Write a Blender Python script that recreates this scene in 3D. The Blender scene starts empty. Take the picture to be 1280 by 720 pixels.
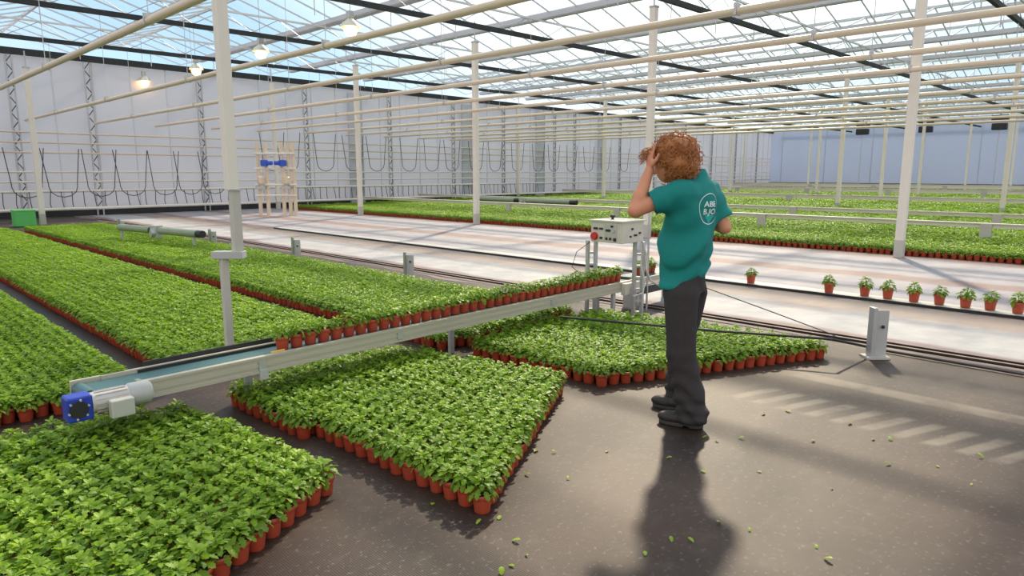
import bpy, math, random
import numpy as np
from mathutils import Vector, Matrix
from mathutils.bvhtree import BVHTree

random.seed(7); rng = np.random.default_rng(7)
S2 = math.sqrt(.5)
sc = bpy.context.scene
COL = sc.collection

# ------------------------------------------------------------------ camera, sky, sun, exposure
CAM_F, CAM_P, CAM_H = 862.0, math.radians(9.5), 1.6
cd = bpy.data.cameras.new('camera'); cam = bpy.data.objects.new('camera', cd); COL.objects.link(cam)
cd.sensor_width = 36.0; cd.lens = CAM_F/1280*36.0; cd.clip_end = 400; cd.clip_start = .05
cam.location = (0, 0, CAM_H); cam.rotation_euler = (math.pi/2-CAM_P, 0, math.radians(-45))
sc.camera = cam
SUN_AZ, SUN_EL = math.radians(31), math.radians(38)
SUN_DIR = Vector((math.cos(SUN_AZ)*math.cos(SUN_EL), math.sin(SUN_AZ)*math.cos(SUN_EL), math.sin(SUN_EL)))
wd = bpy.data.worlds.new('sky'); sc.world = wd; wd.use_nodes = True
nt = wd.node_tree; nt.nodes.clear()
tc = nt.nodes.new('ShaderNodeTexCoord')
dt = nt.nodes.new('ShaderNodeVectorMath'); dt.operation = 'DOT_PRODUCT'; dt.inputs[1].default_value = SUN_DIR
nt.links.new(tc.outputs['Generated'], dt.inputs[0])
rp = nt.nodes.new('ShaderNodeValToRGB'); rp.color_ramp.interpolation = 'EASE'
rp.color_ramp.elements[0].position = .15; rp.color_ramp.elements[0].color = (.84, .82, .80, 1)
rp.color_ramp.elements[1].position = .98; rp.color_ramp.elements[1].color = (1.5, 1.48, 1.45, 1)
e = rp.color_ramp.elements.new(.74); e.color = (.42, .63, .83, 1)
nt.links.new(dt.outputs['Value'], rp.inputs[0])
bgn = nt.nodes.new('ShaderNodeBackground'); bgn.inputs[1].default_value = 1.22
nt.links.new(rp.outputs[0], bgn.inputs[0])
won = nt.nodes.new('ShaderNodeOutputWorld'); nt.links.new(bgn.outputs[0], won.inputs[0])
sl = bpy.data.lights.new('sun', 'SUN'); sun = bpy.data.objects.new('sun', sl); COL.objects.link(sun)
sl.energy = 5.0; sl.angle = math.radians(2.5); sl.color = (1.0, .84, .62)
sun.location = (20, 12, 25); sun.rotation_euler = SUN_DIR.to_track_quat('Z', 'Y').to_euler()
vs = sc.view_settings
sc.display_settings.display_device = 'sRGB'
vs.view_transform = 'Standard'; vs.look = 'None'; vs.gamma = 1; vs.use_curve_mapping = False
vs.exposure = 0.25

# ------------------------------------------------------------------ pixel <-> place
def ray(px, py):
    x = (px-640)/CAM_F; y = -(py-360)/CAM_F
    f = math.cos(CAM_P)+y*math.sin(CAM_P); u = -math.sin(CAM_P)+y*math.cos(CAM_P)
    return ((f+x)*S2, (f-x)*S2, u)
def G(px, py, z=0.):
    r = ray(px, py); t = (z-CAM_H)/r[2]
    return Vector((r[0]*t, r[1]*t, z))
def proj(X, Y, Z):
    f = (X+Y)*S2; r = (X-Y)*S2; u = Z-CAM_H
    zc = f*math.cos(CAM_P)-u*math.sin(CAM_P); yc = f*math.sin(CAM_P)+u*math.cos(CAM_P)
    return 640+CAM_F*r/zc, 360-CAM_F*yc/zc
def on_line_x(X, px):           # Y of the point of the line X = const seen in column px
    k = (px-640)/CAM_F
    k = k*(math.cos(CAM_P))     # close to the horizon
    return X*(1-k)/(1+k)

# ------------------------------------------------------------------ materials
def mat(name, col, rough=.5, metal=0., noise=None, bump=None, emit=None, spec=None, sub=None):
    m = bpy.data.materials.new(name); m.use_nodes = True
    n = m.node_tree; b = n.nodes['Principled BSDF']
    b.inputs['Base Color'].default_value = (*col, 1); b.inputs['Roughness'].default_value = rough
    b.inputs['Metallic'].default_value = metal
    if spec is not None: b.inputs['Specular IOR Level'].default_value = spec
    t = n.nodes.new('ShaderNodeTexCoord')
    if noise:                   # (scale, amount): uneven colour of the stuff itself
        x = n.nodes.new('ShaderNodeTexNoise'); x.inputs['Scale'].default_value = noise[0]; x.inputs['Detail'].default_value = 4
        n.links.new(t.outputs['Object'], x.inputs['Vector'])
        mx = n.nodes.new('ShaderNodeMix'); mx.data_type = 'RGBA'
        mx.inputs[6].default_value = (*[max(0, c*(1-noise[1])) for c in col], 1)
        mx.inputs[7].default_value = (*[min(1, c*(1+noise[1])) for c in col], 1)
        n.links.new(x.outputs['Fac'], mx.inputs[0]); n.links.new(mx.outputs[2], b.inputs['Base Color'])
    if bump:
        x = n.nodes.new('ShaderNodeTexNoise'); x.inputs['Scale'].default_value = bump[0]; x.inputs['Detail'].default_value = 3
        n.links.new(t.outputs['Object'], x.inputs['Vector'])
        bp = n.nodes.new('ShaderNodeBump'); bp.inputs['Strength'].default_value = bump[1]; bp.inputs['Distance'].default_value = .02
        n.links.new(x.outputs['Fac'], bp.inputs['Height']); n.links.new(bp.outputs[0], b.inputs['Normal'])
    if emit:
        b.inputs['Emission Color'].default_value = (*emit[0], 1); b.inputs['Emission Strength'].default_value = emit[1]
    return m
M = {}
M['white_steel'] = mat('white_steel', (.78, .73, .66), .45, noise=(3, .05))
M['cream_pipe'] = mat('cream_pipe', (.72, .60, .47), .4, noise=(2, .05))
M['galv'] = mat('galvanised', (.50, .51, .52), .45, .5, noise=(6, .12))
M['grey_sleeve'] = mat('grey_sleeve', (.52, .50, .46), .6, noise=(5, .08))
M['alu'] = mat('aluminium', (.66, .66, .66), .4, .35, noise=(4, .08))
M['rail'] = mat('anodised_rail', (.50, .47, .39), .45, .1, noise=(3, .06))
M['gutter'] = mat('roof_gutter_metal', (.52, .54, .60), .5, .2, noise=(1.5, .08))
M['bar'] = mat('glazing_bar', (.62, .65, .70), .5, .1, noise=(2, .05))
M['black'] = mat('black_rubber', (.018, .018, .02), .5, noise=(20, .3))
M['screen'] = mat('folded_dark_screen', (.03, .034, .036), .8, noise=(8, .4))
M['hose'] = mat('dark_hose', (.05, .055, .06), .5, noise=(20, .2))
M['belt'] = mat('belt_green', (.05, .13, .14), .45, noise=(8, .15))
M['olive'] = mat('olive_metal', (.27, .32, .24), .5, .1, noise=(8, .1))
M['plate'] = mat('pale_plate', (.45, .46, .46), .45, noise=(8, .05))
M['blue'] = mat('blue_paint', (.02, .05, .42), .35, noise=(15, .15))
M['blue2'] = mat('bright_blue_paint', (.02, .09, .55), .35, noise=(15, .1))
M['motor'] = mat('cast_grey', (.55, .52, .50), .45, .2, noise=(30, .12))
M['boxgrey'] = mat('box_grey', (.50, .50, .46), .5, noise=(6, .05))
M['panelbox'] = mat('control_box_paint', (.62, .59, .53), .5, noise=(10, .07))
M['red'] = mat('red_button', (.6, .03, .03), .35, noise=(20, .1))
M['yellow'] = mat('yellow_collar', (.8, .45, .08), .5, noise=(20, .1))
M['terracotta'] = mat('terracotta_plastic', (.45, .072, .034), .42, noise=(25, .12))
M['soil'] = mat('potting_soil', (.035, .02, .012), .95, noise=(90, .6), bump=(120, .8))
M['green_bin'] = mat('green_plastic', (.10, .50, .12), .4, noise=(6, .1))
M['lamp'] = mat('lamp_glow', (1, .6, .3), .4, noise=(3, .1), emit=((1.0, .50, .16), 9))
M['reflector'] = mat('lamp_reflector', (.75, .68, .55), .3, .5, noise=(10, .1))
M['fan'] = mat('fan_black', (.015, .015, .02), .5, noise=(10, .3))
M['skin'] = mat('skin', (.66, .29, .17), .5, noise=(12, .10))
M['skin'].node_tree.nodes['Principled BSDF'].inputs['Subsurface Weight'].default_value = .12
M['skin'].node_tree.nodes['Principled BSDF'].inputs['Subsurface Radius'].default_value = (.02, .008, .004)
M['shirt'] = mat('teal_cotton', (.0, .215, .20), .8, noise=(30, .08), bump=(220, .12))
M['trouser'] = mat('dark_work_cloth', (.034, .028, .030), .85, noise=(25, .25), bump=(160, .2))
M['shoe'] = mat('dark_shoe_leather', (.028, .022, .02), .55, noise=(30, .4), bump=(60, .3))
M['sole'] = mat('shoe_sole', (.05, .045, .042), .8, noise=(30, .3))
M['hair'] = mat('ginger_hair', (.40, .15, .045), .45, noise=(28, .65))
M['print_white'] = mat('white_print', (.72, .86, .86), .8, noise=(60, .1))
M['print_teal'] = mat('light_teal_print', (.02, .42, .40), .8, noise=(60, .1))
M['eye'] = mat('eye_white', (.7, .68, .65), .3, noise=(60, .05))
M['cable_white'] = mat('white_cable', (.6, .58, .55), .5, noise=(20, .1))

def leaf_material(name, dark, light, attr='leaf_tint'):
    m = bpy.data.materials.new(name); m.use_nodes = True
    n = m.node_tree; b = n.nodes['Principled BSDF']; out = n.nodes['Material Output']
    a = n.nodes.new('ShaderNodeAttribute'); a.attribute_name = attr
    g = n.nodes.new('ShaderNodeNewGeometry')
    x = n.nodes.new('ShaderNodeTexNoise'); x.inputs['Scale'].default_value = 2.2; x.inputs['Detail'].default_value = 3
    n.links.new(g.outputs['Position'], x.inputs['Vector'])
    ad = n.nodes.new('ShaderNodeMath'); ad.operation = 'MULTIPLY_ADD'; ad.inputs[1].default_value = .6; 
    n.links.new(x.outputs['Fac'], ad.inputs[0]); n.links.new(a.outputs['Fac'], ad.inputs[2])
    sb = n.nodes.new('ShaderNodeMath'); sb.operation = 'SUBTRACT'; sb.inputs[1].default_value = .3; sb.use_clamp = True
    n.links.new(ad.outputs[0], sb.inputs[0])
    mx = n.nodes.new('ShaderNodeMix'); mx.data_type = 'RGBA'
    mx.inputs[6].default_value = (*dark, 1); mx.inputs[7].default_value = (*light, 1)
    n.links.new(sb.outputs[0], mx.inputs[0]); n.links.new(mx.outputs[2], b.inputs['Base Color'])
    b.inputs['Roughness'].default_value = .5; b.inputs['Specular IOR Level'].default_value = .35
    tr = n.nodes.new('ShaderNodeBsdfTranslucent')
    br = n.nodes.new('ShaderNodeMix'); br.data_type = 'RGBA'; br.blend_type = 'MULTIPLY'; br.inputs[0].default_value = 1
    br.inputs[7].default_value = (1.25, 1.3, .5, 1)
    n.links.new(mx.outputs[2], br.inputs[6]); n.links.new(br.outputs[2], tr.inputs['Color'])
    ms = n.nodes.new('ShaderNodeMixShader'); ms.inputs[0].default_value = .38
    n.links.new(b.outputs[0], ms.inputs[1]); n.links.new(tr.outputs[0], ms.inputs[2]); n.links.new(ms.outputs[0], out.inputs['Surface'])
    return m
M['leaf'] = leaf_material('chrysanthemum_leaf', (.06, .17, .018), (.37, .55, .04))

def glass_material():
    m = bpy.data.materials.new('roof_glass'); m.use_nodes = True; n = m.node_tree; n.nodes.clear()
    out = n.nodes.new('ShaderNodeOutputMaterial'); t = n.nodes.new('ShaderNodeBsdfTransparent'); t.inputs[0].default_value = (.93, .95, .95, 1)
    g = n.nodes.new('ShaderNodeBsdfGlossy'); g.inputs['Roughness'].default_value = .05; g.inputs['Color'].default_value = (.9, .95, 1, 1)
    d = n.nodes.new('ShaderNodeBsdfDiffuse'); d.inputs[0].default_value = (.8, .85, .9, 1)
    x = n.nodes.new('ShaderNodeTexNoise'); x.inputs['Scale'].default_value = 1.5
    tc = n.nodes.new('ShaderNodeTexCoord'); n.links.new(tc.outputs['Object'], x.inputs['Vector'])
    mr = n.nodes.new('ShaderNodeMapRange'); mr.inputs[3].default_value = .01; mr.inputs[4].default_value = .06
    n.links.new(x.outputs['Fac'], mr.inputs[0])
    m1 = n.nodes.new('ShaderNodeMixShader'); n.links.new(mr.outputs[0], m1.inputs[0]); n.links.new(t.outputs[0], m1.inputs[1]); n.links.new(d.outputs[0], m1.inputs[2])
    m2 = n.nodes.new('ShaderNodeMixShader'); m2.inputs[0].default_value = .05; n.links.new(m1.outputs[0], m2.inputs[1]); n.links.new(g.outputs[0], m2.inputs[2])
    n.links.new(m2.outputs[0], out.inputs[0]); return m
M['glass'] = glass_material()

def wall_material(name, col, trans, tr=.5):     # pale twin-wall sheet that lets daylight through
    m = bpy.data.materials.new(name); m.use_nodes = True; n = m.node_tree; b = n.nodes['Principled BSDF']; out = n.nodes['Material Output']
    b.inputs['Roughness'].default_value = .55
    tc = n.nodes.new('ShaderNodeTexCoord'); x = n.nodes.new('ShaderNodeTexNoise'); x.inputs['Scale'].default_value = .35; x.inputs['Detail'].default_value = 3
    n.links.new(tc.outputs['Object'], x.inputs['Vector'])
    mx = n.nodes.new('ShaderNodeMix'); mx.data_type = 'RGBA'; mx.inputs[6].default_value = (*[c*.9 for c in col], 1); mx.inputs[7].default_value = (*[min(1, c*1.1) for c in col], 1)
    n.links.new(x.outputs['Fac'], mx.inputs[0]); n.links.new(mx.outputs[2], b.inputs['Base Color'])
    t = n.nodes.new('ShaderNodeBsdfTranslucent'); t.inputs[0].default_value = (*trans, 1)
    ms = n.nodes.new('ShaderNodeMixShader'); ms.inputs[0].default_value = tr
    n.links.new(b.outputs[0], ms.inputs[1]); n.links.new(t.outputs[0], ms.inputs[2]); n.links.new(ms.outputs[0], out.inputs[0])
    return m
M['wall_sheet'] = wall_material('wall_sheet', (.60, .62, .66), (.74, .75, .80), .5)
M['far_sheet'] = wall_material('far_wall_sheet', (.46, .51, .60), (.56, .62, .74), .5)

def floor_material():       # everything is a function of place on the floor: strips of cloth, pale marks, stains
    m = bpy.data.materials.new('floor_cloth'); m.use_nodes = True; n = m.node_tree; b = n.nodes['Principled BSDF']; L = n.links.new
    g = n.nodes.new('ShaderNodeNewGeometry'); sp = n.nodes.new('ShaderNodeSeparateXYZ'); L(g.outputs['Position'], sp.inputs[0])
    def noise(scale, det=4, vec=None, w=None):
        x = n.nodes.new('ShaderNodeTexNoise'); x.inputs['Scale'].default_value = scale; x.inputs['Detail'].default_value = det
        L(vec if vec else g.outputs['Position'], x.inputs['Vector']); return x.outputs['Fac']
    def mth(op, a, bb=None, c=None):
        x = n.nodes.new('ShaderNodeMath'); x.operation = op
        for i, v in enumerate((a, bb, c)):
            if v is None: continue
            if isinstance(v, (int, float)): x.inputs[i].default_value = v
            else: L(v, x.inputs[i])
        return x.outputs[0]
    def ramp(v, stops, interp='LINEAR'):
        r = n.nodes.new('ShaderNodeValToRGB'); r.color_ramp.interpolation = interp
        el = r.color_ramp.elements
        while len(el) > 1: el.remove(el[0])
        el[0].position = stops[0][0]; el[0].color = (*stops[0][1], 1)
        for p, c in stops[1:]:
            q = el.new(p); q.color = (*c, 1)
        L(v, r.inputs[0]); return r.outputs[0]
    def mix(f, a, c, mode='MIX'):
        x = n.nodes.new('ShaderNodeMix'); x.data_type = 'RGBA'; x.blend_type = mode
        for i, v in ((0, f), (6, a), (7, c)):
            if isinstance(v, (int, float)): x.inputs[i].default_value = v
            elif isinstance(v, tuple): x.inputs[i].default_value = (*v, 1)
            else: L(v, x.inputs[i])
        return x.outputs[2]
    def smooth(v, a, c, lo=0., hi=1.):
        x = n.nodes.new('ShaderNodeMapRange'); x.interpolation_type = 'SMOOTHSTEP'
        x.inputs[1].default_value = a; x.inputs[2].default_value = c; x.inputs[3].default_value = lo; x.inputs[4].default_value = hi
        L(v, x.inputs[0]); return x.outputs[0]
    X, Y = sp.outputs[0], sp.outputs[1]
    wob = mth('MULTIPLY', mth('SUBTRACT', noise(.7, 2), .5), .5)
    Xw = mth('ADD', X, wob)
    # dark woven ground cloth
    wv = n.nodes.new('ShaderNodeTexWave'); wv.wave_type = 'BANDS'; wv.bands_direction = 'X'; wv.inputs['Scale'].default_value = 30; wv.inputs['Distortion'].default_value = 1.5
    L(g.outputs['Position'], wv.inputs['Vector'])
    dark = mix(smooth(noise(.8, 8), .35, .65), (.021, .012, .010), (.054, .032, .024))
    dark = mix(smooth(noise(.45, 3), .5, .7, 0, .45), dark, (.080, .034, .020))
    dark = mix(smooth(noise(9, 6), .5, .75, 0, .35), dark, (.095, .070, .054))
    dark = mix(mth('MULTIPLY', wv.outputs['Fac'], .10), dark, (.14, .105, .09))
    dark = mix(smooth(noise(38, 3), .58, .72, 0, .6), dark, (.15, .12, .10))
    # pale bands and a row of pale bars mixed into the dark cloth colour
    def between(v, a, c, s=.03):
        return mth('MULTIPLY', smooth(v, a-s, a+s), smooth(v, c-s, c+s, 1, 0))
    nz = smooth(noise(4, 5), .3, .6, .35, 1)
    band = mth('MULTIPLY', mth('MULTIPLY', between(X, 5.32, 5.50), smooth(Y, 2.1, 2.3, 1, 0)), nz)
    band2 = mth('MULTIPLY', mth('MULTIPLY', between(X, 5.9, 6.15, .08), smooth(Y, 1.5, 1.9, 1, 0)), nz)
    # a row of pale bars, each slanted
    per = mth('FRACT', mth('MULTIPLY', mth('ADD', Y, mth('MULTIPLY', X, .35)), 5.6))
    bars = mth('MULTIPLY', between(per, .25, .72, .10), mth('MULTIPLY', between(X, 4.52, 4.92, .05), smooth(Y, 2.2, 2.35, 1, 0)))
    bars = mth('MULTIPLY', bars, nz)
    pale_marks = mth('MAXIMUM', mth('MAXIMUM', mth('MULTIPLY', band, .75), mth('MULTIPLY', band2, .35)), mth('MULTIPLY', bars, .85))
    dark = mix(pale_marks, dark, (.19, .155, .12))
    # strips of pale cloth
    W = (.34, .33, .36); W2 = (.42, .42, .43); BG = (.27, .22, .19); RD = (.19, .10, .09); BR = (.17, .125, .12)
    t = mth('DIVIDE', mth('SUBTRACT', Xw, 6.5), 9.0)
    def p(x): return (x-6.5)/9.0
    pale = ramp(t, [(0, BR), (p(6.75), (.22, .17, .16)), (p(6.8), (.05, .035, .03)), (p(6.9), (.25, .19, .18)), (p(7.2), (.20, .14, .14)), (p(7.32), W2), (p(8.35), W2), (p(8.5), BG), (p(9.15), BG), (p(9.4), RD),
                    (p(9.7), W), (p(11.25), W), (p(11.45), (.25, .17, .16)), (p(11.9), (.25, .17, .15)), (p(12.1), W), (p(14.2), W), (p(14.6), RD), (p(15), (.12, .07, .05))])
    wr = noise(3.2, 5); pale = mix(smooth(wr, .25, .75, 0, .35), pale, (.20, .18, .21))
    fine = smooth(noise(1.0, 3), .45, .7, 0, .18); pale = mix(fine, pale, (.38, .25, .22))
    isp = smooth(Xw, 6.62, 6.68)
    col = mix(isp, dark, pale)
    far = smooth(X, 14.8, 14.9); col = mix(far, col, (.06, .04, .035))
    L(col, b.inputs['Base Color'])
    rr = mix(isp, (.56, .56, .56), (.7, .7, .7)); L(rr, b.inputs['Roughness'])
    b.inputs['Specular IOR Level'].default_value = .3
    bp = n.nodes.new('ShaderNodeBump'); bp.inputs['Strength'].default_value = .5; bp.inputs['Distance'].default_value = .03
    hgt = mth('ADD', mth('MULTIPLY', wr, mth('MULTIPLY_ADD', isp, 1.6, .2)), mth('MULTIPLY', wv.outputs['Fac'], .03)); L(hgt, bp.inputs['Height'])
    L(bp.outputs[0], b.inputs['Normal'])
    return m
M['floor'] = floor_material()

# ------------------------------------------------------------------ mesh helpers
class MB:
    def __init__(s): s.v = []; s.f = []; s.m = []
    def box(s, c, d, rz=0., mi=0, R=None):
        cx, cy, cz = c; hx, hy, hz = d[0]/2, d[1]/2, d[2]/2; n = len(s.v)
        ca, sa = math.cos(rz), math.sin(rz)
        for x, y, z in ((-1,-1,-1),(1,-1,-1),(1,1,-1),(-1,1,-1),(-1,-1,1),(1,-1,1),(1,1,1),(-1,1,1)):
            x *= hx; y *= hy; z *= hz
            if R is not None:
                q = R @ Vector((x, y, z)); s.v.append((cx+q.x, cy+q.y, cz+q.z))
            else: s.v.append((cx+x*ca-y*sa, cy+x*sa+y*ca, cz+z))
        for f in ((0,3,2,1),(4,5,6,7),(0,1,5,4),(1,2,6,5),(2,3,7,6),(3,0,4,7)):
            s.f.append(tuple(n+i for i in f)); s.m.append(mi)
        return s
    def bar(s, a, b, w, h, mi=0):            # a rectangular bar from a to b
        a = Vector(a); b = Vector(b); d = b-a; L = d.length
        q = d.to_track_quat('X', 'Z').to_matrix()
        return s.box(tuple((a+b)/2), (L, w, h), R=q, mi=mi)
    def tube(s, pts, r, n=8, mi=0, caps=True):
        pts = [Vector(p) for p in pts]; rs = r if isinstance(r, (list, tuple)) else [r]*len(pts)
        base = len(s.v); prev = None
        for i, p in enumerate(pts):
            d = (pts[min(i+1, len(pts)-1)]-pts[max(i-1, 0)]).normalized()
            if prev is None:
                up = Vector((0, 0, 1)) if abs(d.z) < .9 else Vector((1, 0, 0)); a = d.cross(up).normalized()
            else:
                a = (prev-d*prev.dot(d)); a = a.normalized() if a.length > 1e-6 else d.orthogonal().normalized()
            prev = a; bb = d.cross(a)
            for k in range(n):
                t = 2*math.pi*k/n; q = p+(a*math.cos(t)+bb*math.sin(t))*rs[i]; s.v.append(tuple(q))
        for i in range(len(pts)-1):
            for k in range(n):
                a0 = base+i*n+k; a1 = base+i*n+(k+1) % n; s.f.append((a0, a0+n, a1+n, a1)); s.m.append(mi)
        if caps:
            s.f.append(tuple(base+k for k in range(n))); s.m.append(mi)
            e = base+(len(pts)-1)*n; s.f.append(tuple(e+k for k in reversed(range(n)))); s.m.append(mi)
        return s
    def lathe(s, c, prof, n=16, mi=0, axis='Z', close=True):
        base = len(s.v)
        for r, z in prof:
            for k in range(n):
                t = 2*math.pi*k/n; x, y = r*math.cos(t), r*math.sin(t)
                q = (x, y, z) if axis == 'Z' else ((z, x, y) if axis == 'X' else (y, z, x))
                s.v.append((c[0]+q[0], c[1]+q[1], c[2]+q[2]))
        for i in range(len(prof)-1):
            for k in range(n):
                a0 = base+i*n+k; a1 = base+i*n+(k+1) % n; s.f.append((a0, a1, a1+n, a0+n)); s.m.append(mi)
        if close:
            s.f.append(tuple(base+k for k in reversed(range(n)))); s.m.append(mi)
            e = base+(len(prof)-1)*n; s.f.append(tuple(e+k for k in range(n))); s.m.append(mi)
        return s
    def build(s, name, mats, parent=None, smooth=False, bevel=None):
        off = parent_loc(parent)
        me = bpy.data.meshes.new(name)
        me.from_pydata([(x-off.x, y-off.y, z-off.z) for x, y, z in s.v], [], s.f)
        if not isinstance(mats, (list, tuple)): mats = [mats]
        for m in mats: me.materials.append(m)
        me.polygons.foreach_set('material_index', s.m)
        if smooth: me.polygons.foreach_set('use_smooth', [True]*len(s.f))
        me.update()
        if smooth:
            try: me.set_sharp_from_angle(angle=math.radians(40))
            except Exception: pass
        o = bpy.data.objects.new(name, me); COL.objects.link(o)
        if parent is not None: o.parent = parent
        if bevel:
            b = o.modifiers.new('bevel', 'BEVEL'); b.width = bevel; b.segments = 2; b.limit_method = 'ANGLE'
        return o
def parent_loc(p):
    v = Vector((0, 0, 0))
    while p is not None: v += p.location; p = p.parent
    return v
def tag(o, label, cat, group=None):
    o['label'] = label; o['category'] = cat
    if group: o['group'] = group
    return o
def thing(name, label, cat, loc, group=None):
    o = bpy.data.objects.new(name, None); COL.objects.link(o); o.location = loc; o.empty_display_size = .1
    return tag(o, label, cat, group)
def struct(o): o['kind'] = 'structure'; return o
def np_mesh(name, V, F, mats, parent=None, smooth=True, matidx=None):
    off = np.array(parent_loc(parent)); me = bpy.data.meshes.new(name)
    V = np.asarray(V, float)-off; F = np.asarray(F, np.int64); k = F.shape[1]
    me.vertices.add(len(V)); me.vertices.foreach_set('co', V.ravel().astype(np.float32))
    me.loops.add(F.size); me.loops.foreach_set('vertex_index', F.ravel().astype(np.int32))
    me.polygons.add(len(F)); me.polygons.foreach_set('loop_start', (np.arange(len(F))*k).astype(np.int32))
    for m in (mats if isinstance(mats, (list, tuple)) else [mats]): me.materials.append(m)
    if smooth: me.polygons.foreach_set('use_smooth', np.ones(len(F), bool))
    if matidx is not None: me.polygons.foreach_set('material_index', matidx.astype(np.int32))
    me.update(calc_edges=True); me.validate()
    o = bpy.data.objects.new(name, me); COL.objects.link(o)
    if parent is not None: o.parent = parent
    return o
ORD = ['first','second','third','fourth','fifth','sixth','seventh','eighth','ninth','tenth','eleventh','twelfth','thirteenth','fourteenth','fifteenth','sixteenth','seventeenth','eighteenth','nineteenth','twentieth',
 'twenty-first','twenty-second','twenty-third','twenty-fourth','twenty-fifth','twenty-sixth','twenty-seventh','twenty-eighth','twenty-ninth','thirtieth','thirty-first','thirty-second','thirty-third','thirty-fourth','thirty-fifth','thirty-sixth','thirty-seventh','thirty-eighth','thirty-ninth','fortieth','forty-first','forty-second','forty-third','forty-fourth','forty-fifth']

# ------------------------------------------------------------------ the setting
XN, XF, YN = -12., 72., -12.
WA, WB = Vector((-12, 29.0, 0)), Vector((XF, 33.2, 0))        # left wall line
def wy(x): return WA.y+(WB.y-WA.y)*(x-WA.x)/(WB.x-WA.x)
GZ, GX0, GSP = 6.1, 11.8, 4.1                                   # roof gutters: height, one of them, spacing
TY = [-6.3, -1.1, 4.0, 9.25, 14.5, 19.85, 25.1]                 # trusses
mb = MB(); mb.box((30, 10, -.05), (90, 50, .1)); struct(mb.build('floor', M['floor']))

# left wall: sheets with ribs
mb = MB(); ang = math.atan2(WB.y-WA.y, WB.x-WA.x); L = (WB-WA).length; mid = (WA+WB)/2
mb.box((mid.x, mid.y+.05, 2.85), (L, .06, 5.7), ang); struct(mb.build('wall_left', M['wall_sheet']))
mb = MB()
for i in range(64):
    x = WA.x+1.32*i
    mb.box((x, wy(x)-.0, 2.85), (.03, .03, 5.6), ang)
struct(mb.build('trim_1', M['bar']))
mb = MB()
mb.box((mid.x, mid.y-.1, 5.75), (L, .16, .22), ang); struct(mb.build('trim_2', M['screen']))
mb = MB(); mb.box((mid.x, mid.y-.02, .14), (L, .16, .28), ang); struct(mb.build('baseboard_left', M['screen']))
# far wall with gables up to the ridges
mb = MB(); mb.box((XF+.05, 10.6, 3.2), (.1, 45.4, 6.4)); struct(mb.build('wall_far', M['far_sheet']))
mb = MB()
for i in range(9): mb.box((XF-.03, 32-4.4*i, 3.1), (.04, .06, 6.2))
struct(mb.build('trim_3', M['gutter']))
mb = MB(); mb.box((XF-.05, 10.6, 6.35), (.12, 45.4, .22)); struct(mb.build('trim_4', M['gutter']))
mb = MB(); mb.box((XF-.1, 10.6, .3), (.12, 45.4, .6)); struct(mb.build('baseboard_far', M['screen']))

# roof glass and glazing bars
mb = MB(); bars = MB(); rid = MB()
gx = [GX0+GSP*k for k in range(-5, 16)]
y0r, y1r = YN, 33.0
for k in range(len(gx)-1):
    x0, x1 = gx[k], gx[k+1]; xm = (x0+x1)/2; zr = GZ+.75
    for a, c in ((x0, xm), (xm, x1)):
        za, zc = (GZ+.12, zr) if a == x0 else (zr, GZ+.12)
        n = len(mb.v); mb.v += [(a, y0r, za), (c, y0r, zc), (c, y1r, zc), (a, y1r, za)]; mb.f.append((n, n+1, n+2, n+3)); mb.m.append(0)
        yy = y0r
        while yy < y1r:
            bars.bar((a, yy, za-.02), (c, yy, zc-.02), .03, .04); yy += 1.05
    rid.bar((xm, y0r, zr), (xm, y1r, zr), .07, .09)
struct(mb.build('ceiling', M['glass'])); struct(bars.build('trim_5', M['bar'])); struct(rid.build('trim_6', M['bar']))

def seen_pt(x, y, z, m=60):
    if x+y < 1: return False
    a, b = proj(x, y, z); return -m < a < 1280+m and -m < b < 720+m
# ------------------------------------------------------------------ roof gutters, trusses, overhead pipes
far_g = []
for k, x in enumerate(gx):
    m_ = MB(); y0, y1 = YN+.2, wy(x)-.2 if x < XF else 33
    m_.box((x, (y0+y1)/2, GZ), (.18, y1-y0, .05)); m_.box((x-.1, (y0+y1)/2, GZ+.07), (.03, y1-y0, .14)); m_.box((x+.1, (y0+y1)/2, GZ+.07), (.03, y1-y0, .14))
    o = m_.build('roof_gutter', M['gutter'])
    if x < 8: tag(o, 'grey metal roof gutter running towards the left wall over the near beds', 'gutter', 'roof gutters over the near beds')
    elif x < 28: tag(o, ['wide grey roof gutter nearest above the white floor, crossing the upper middle', 'grey roof gutter just beyond the conveyor, over the near edge of the far green beds', 'grey roof gutter over the middle of the closest far beds', 'grey roof gutter beyond the middle of the far beds, top right'][min(3, int((x-11)/4.1+.2))], 'gutter')
    else: tag(o, 'thin looking grey roof gutter far away above the distant beds', 'gutter', 'distant roof gutters')
TL = ['roof truss behind the camera side of the hall', 'roof truss closest overhead, mostly outside the view',
      'dark roof truss at the upper right corner with a short black screen pack', 'dark roof truss crossing above the man to the right',
      'dark roof truss running across the upper middle above the conveyor', 'dark roof truss at the upper left, second away from the left wall',
      'dark roof truss nearest to the left wall with hanging rods']
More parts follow.
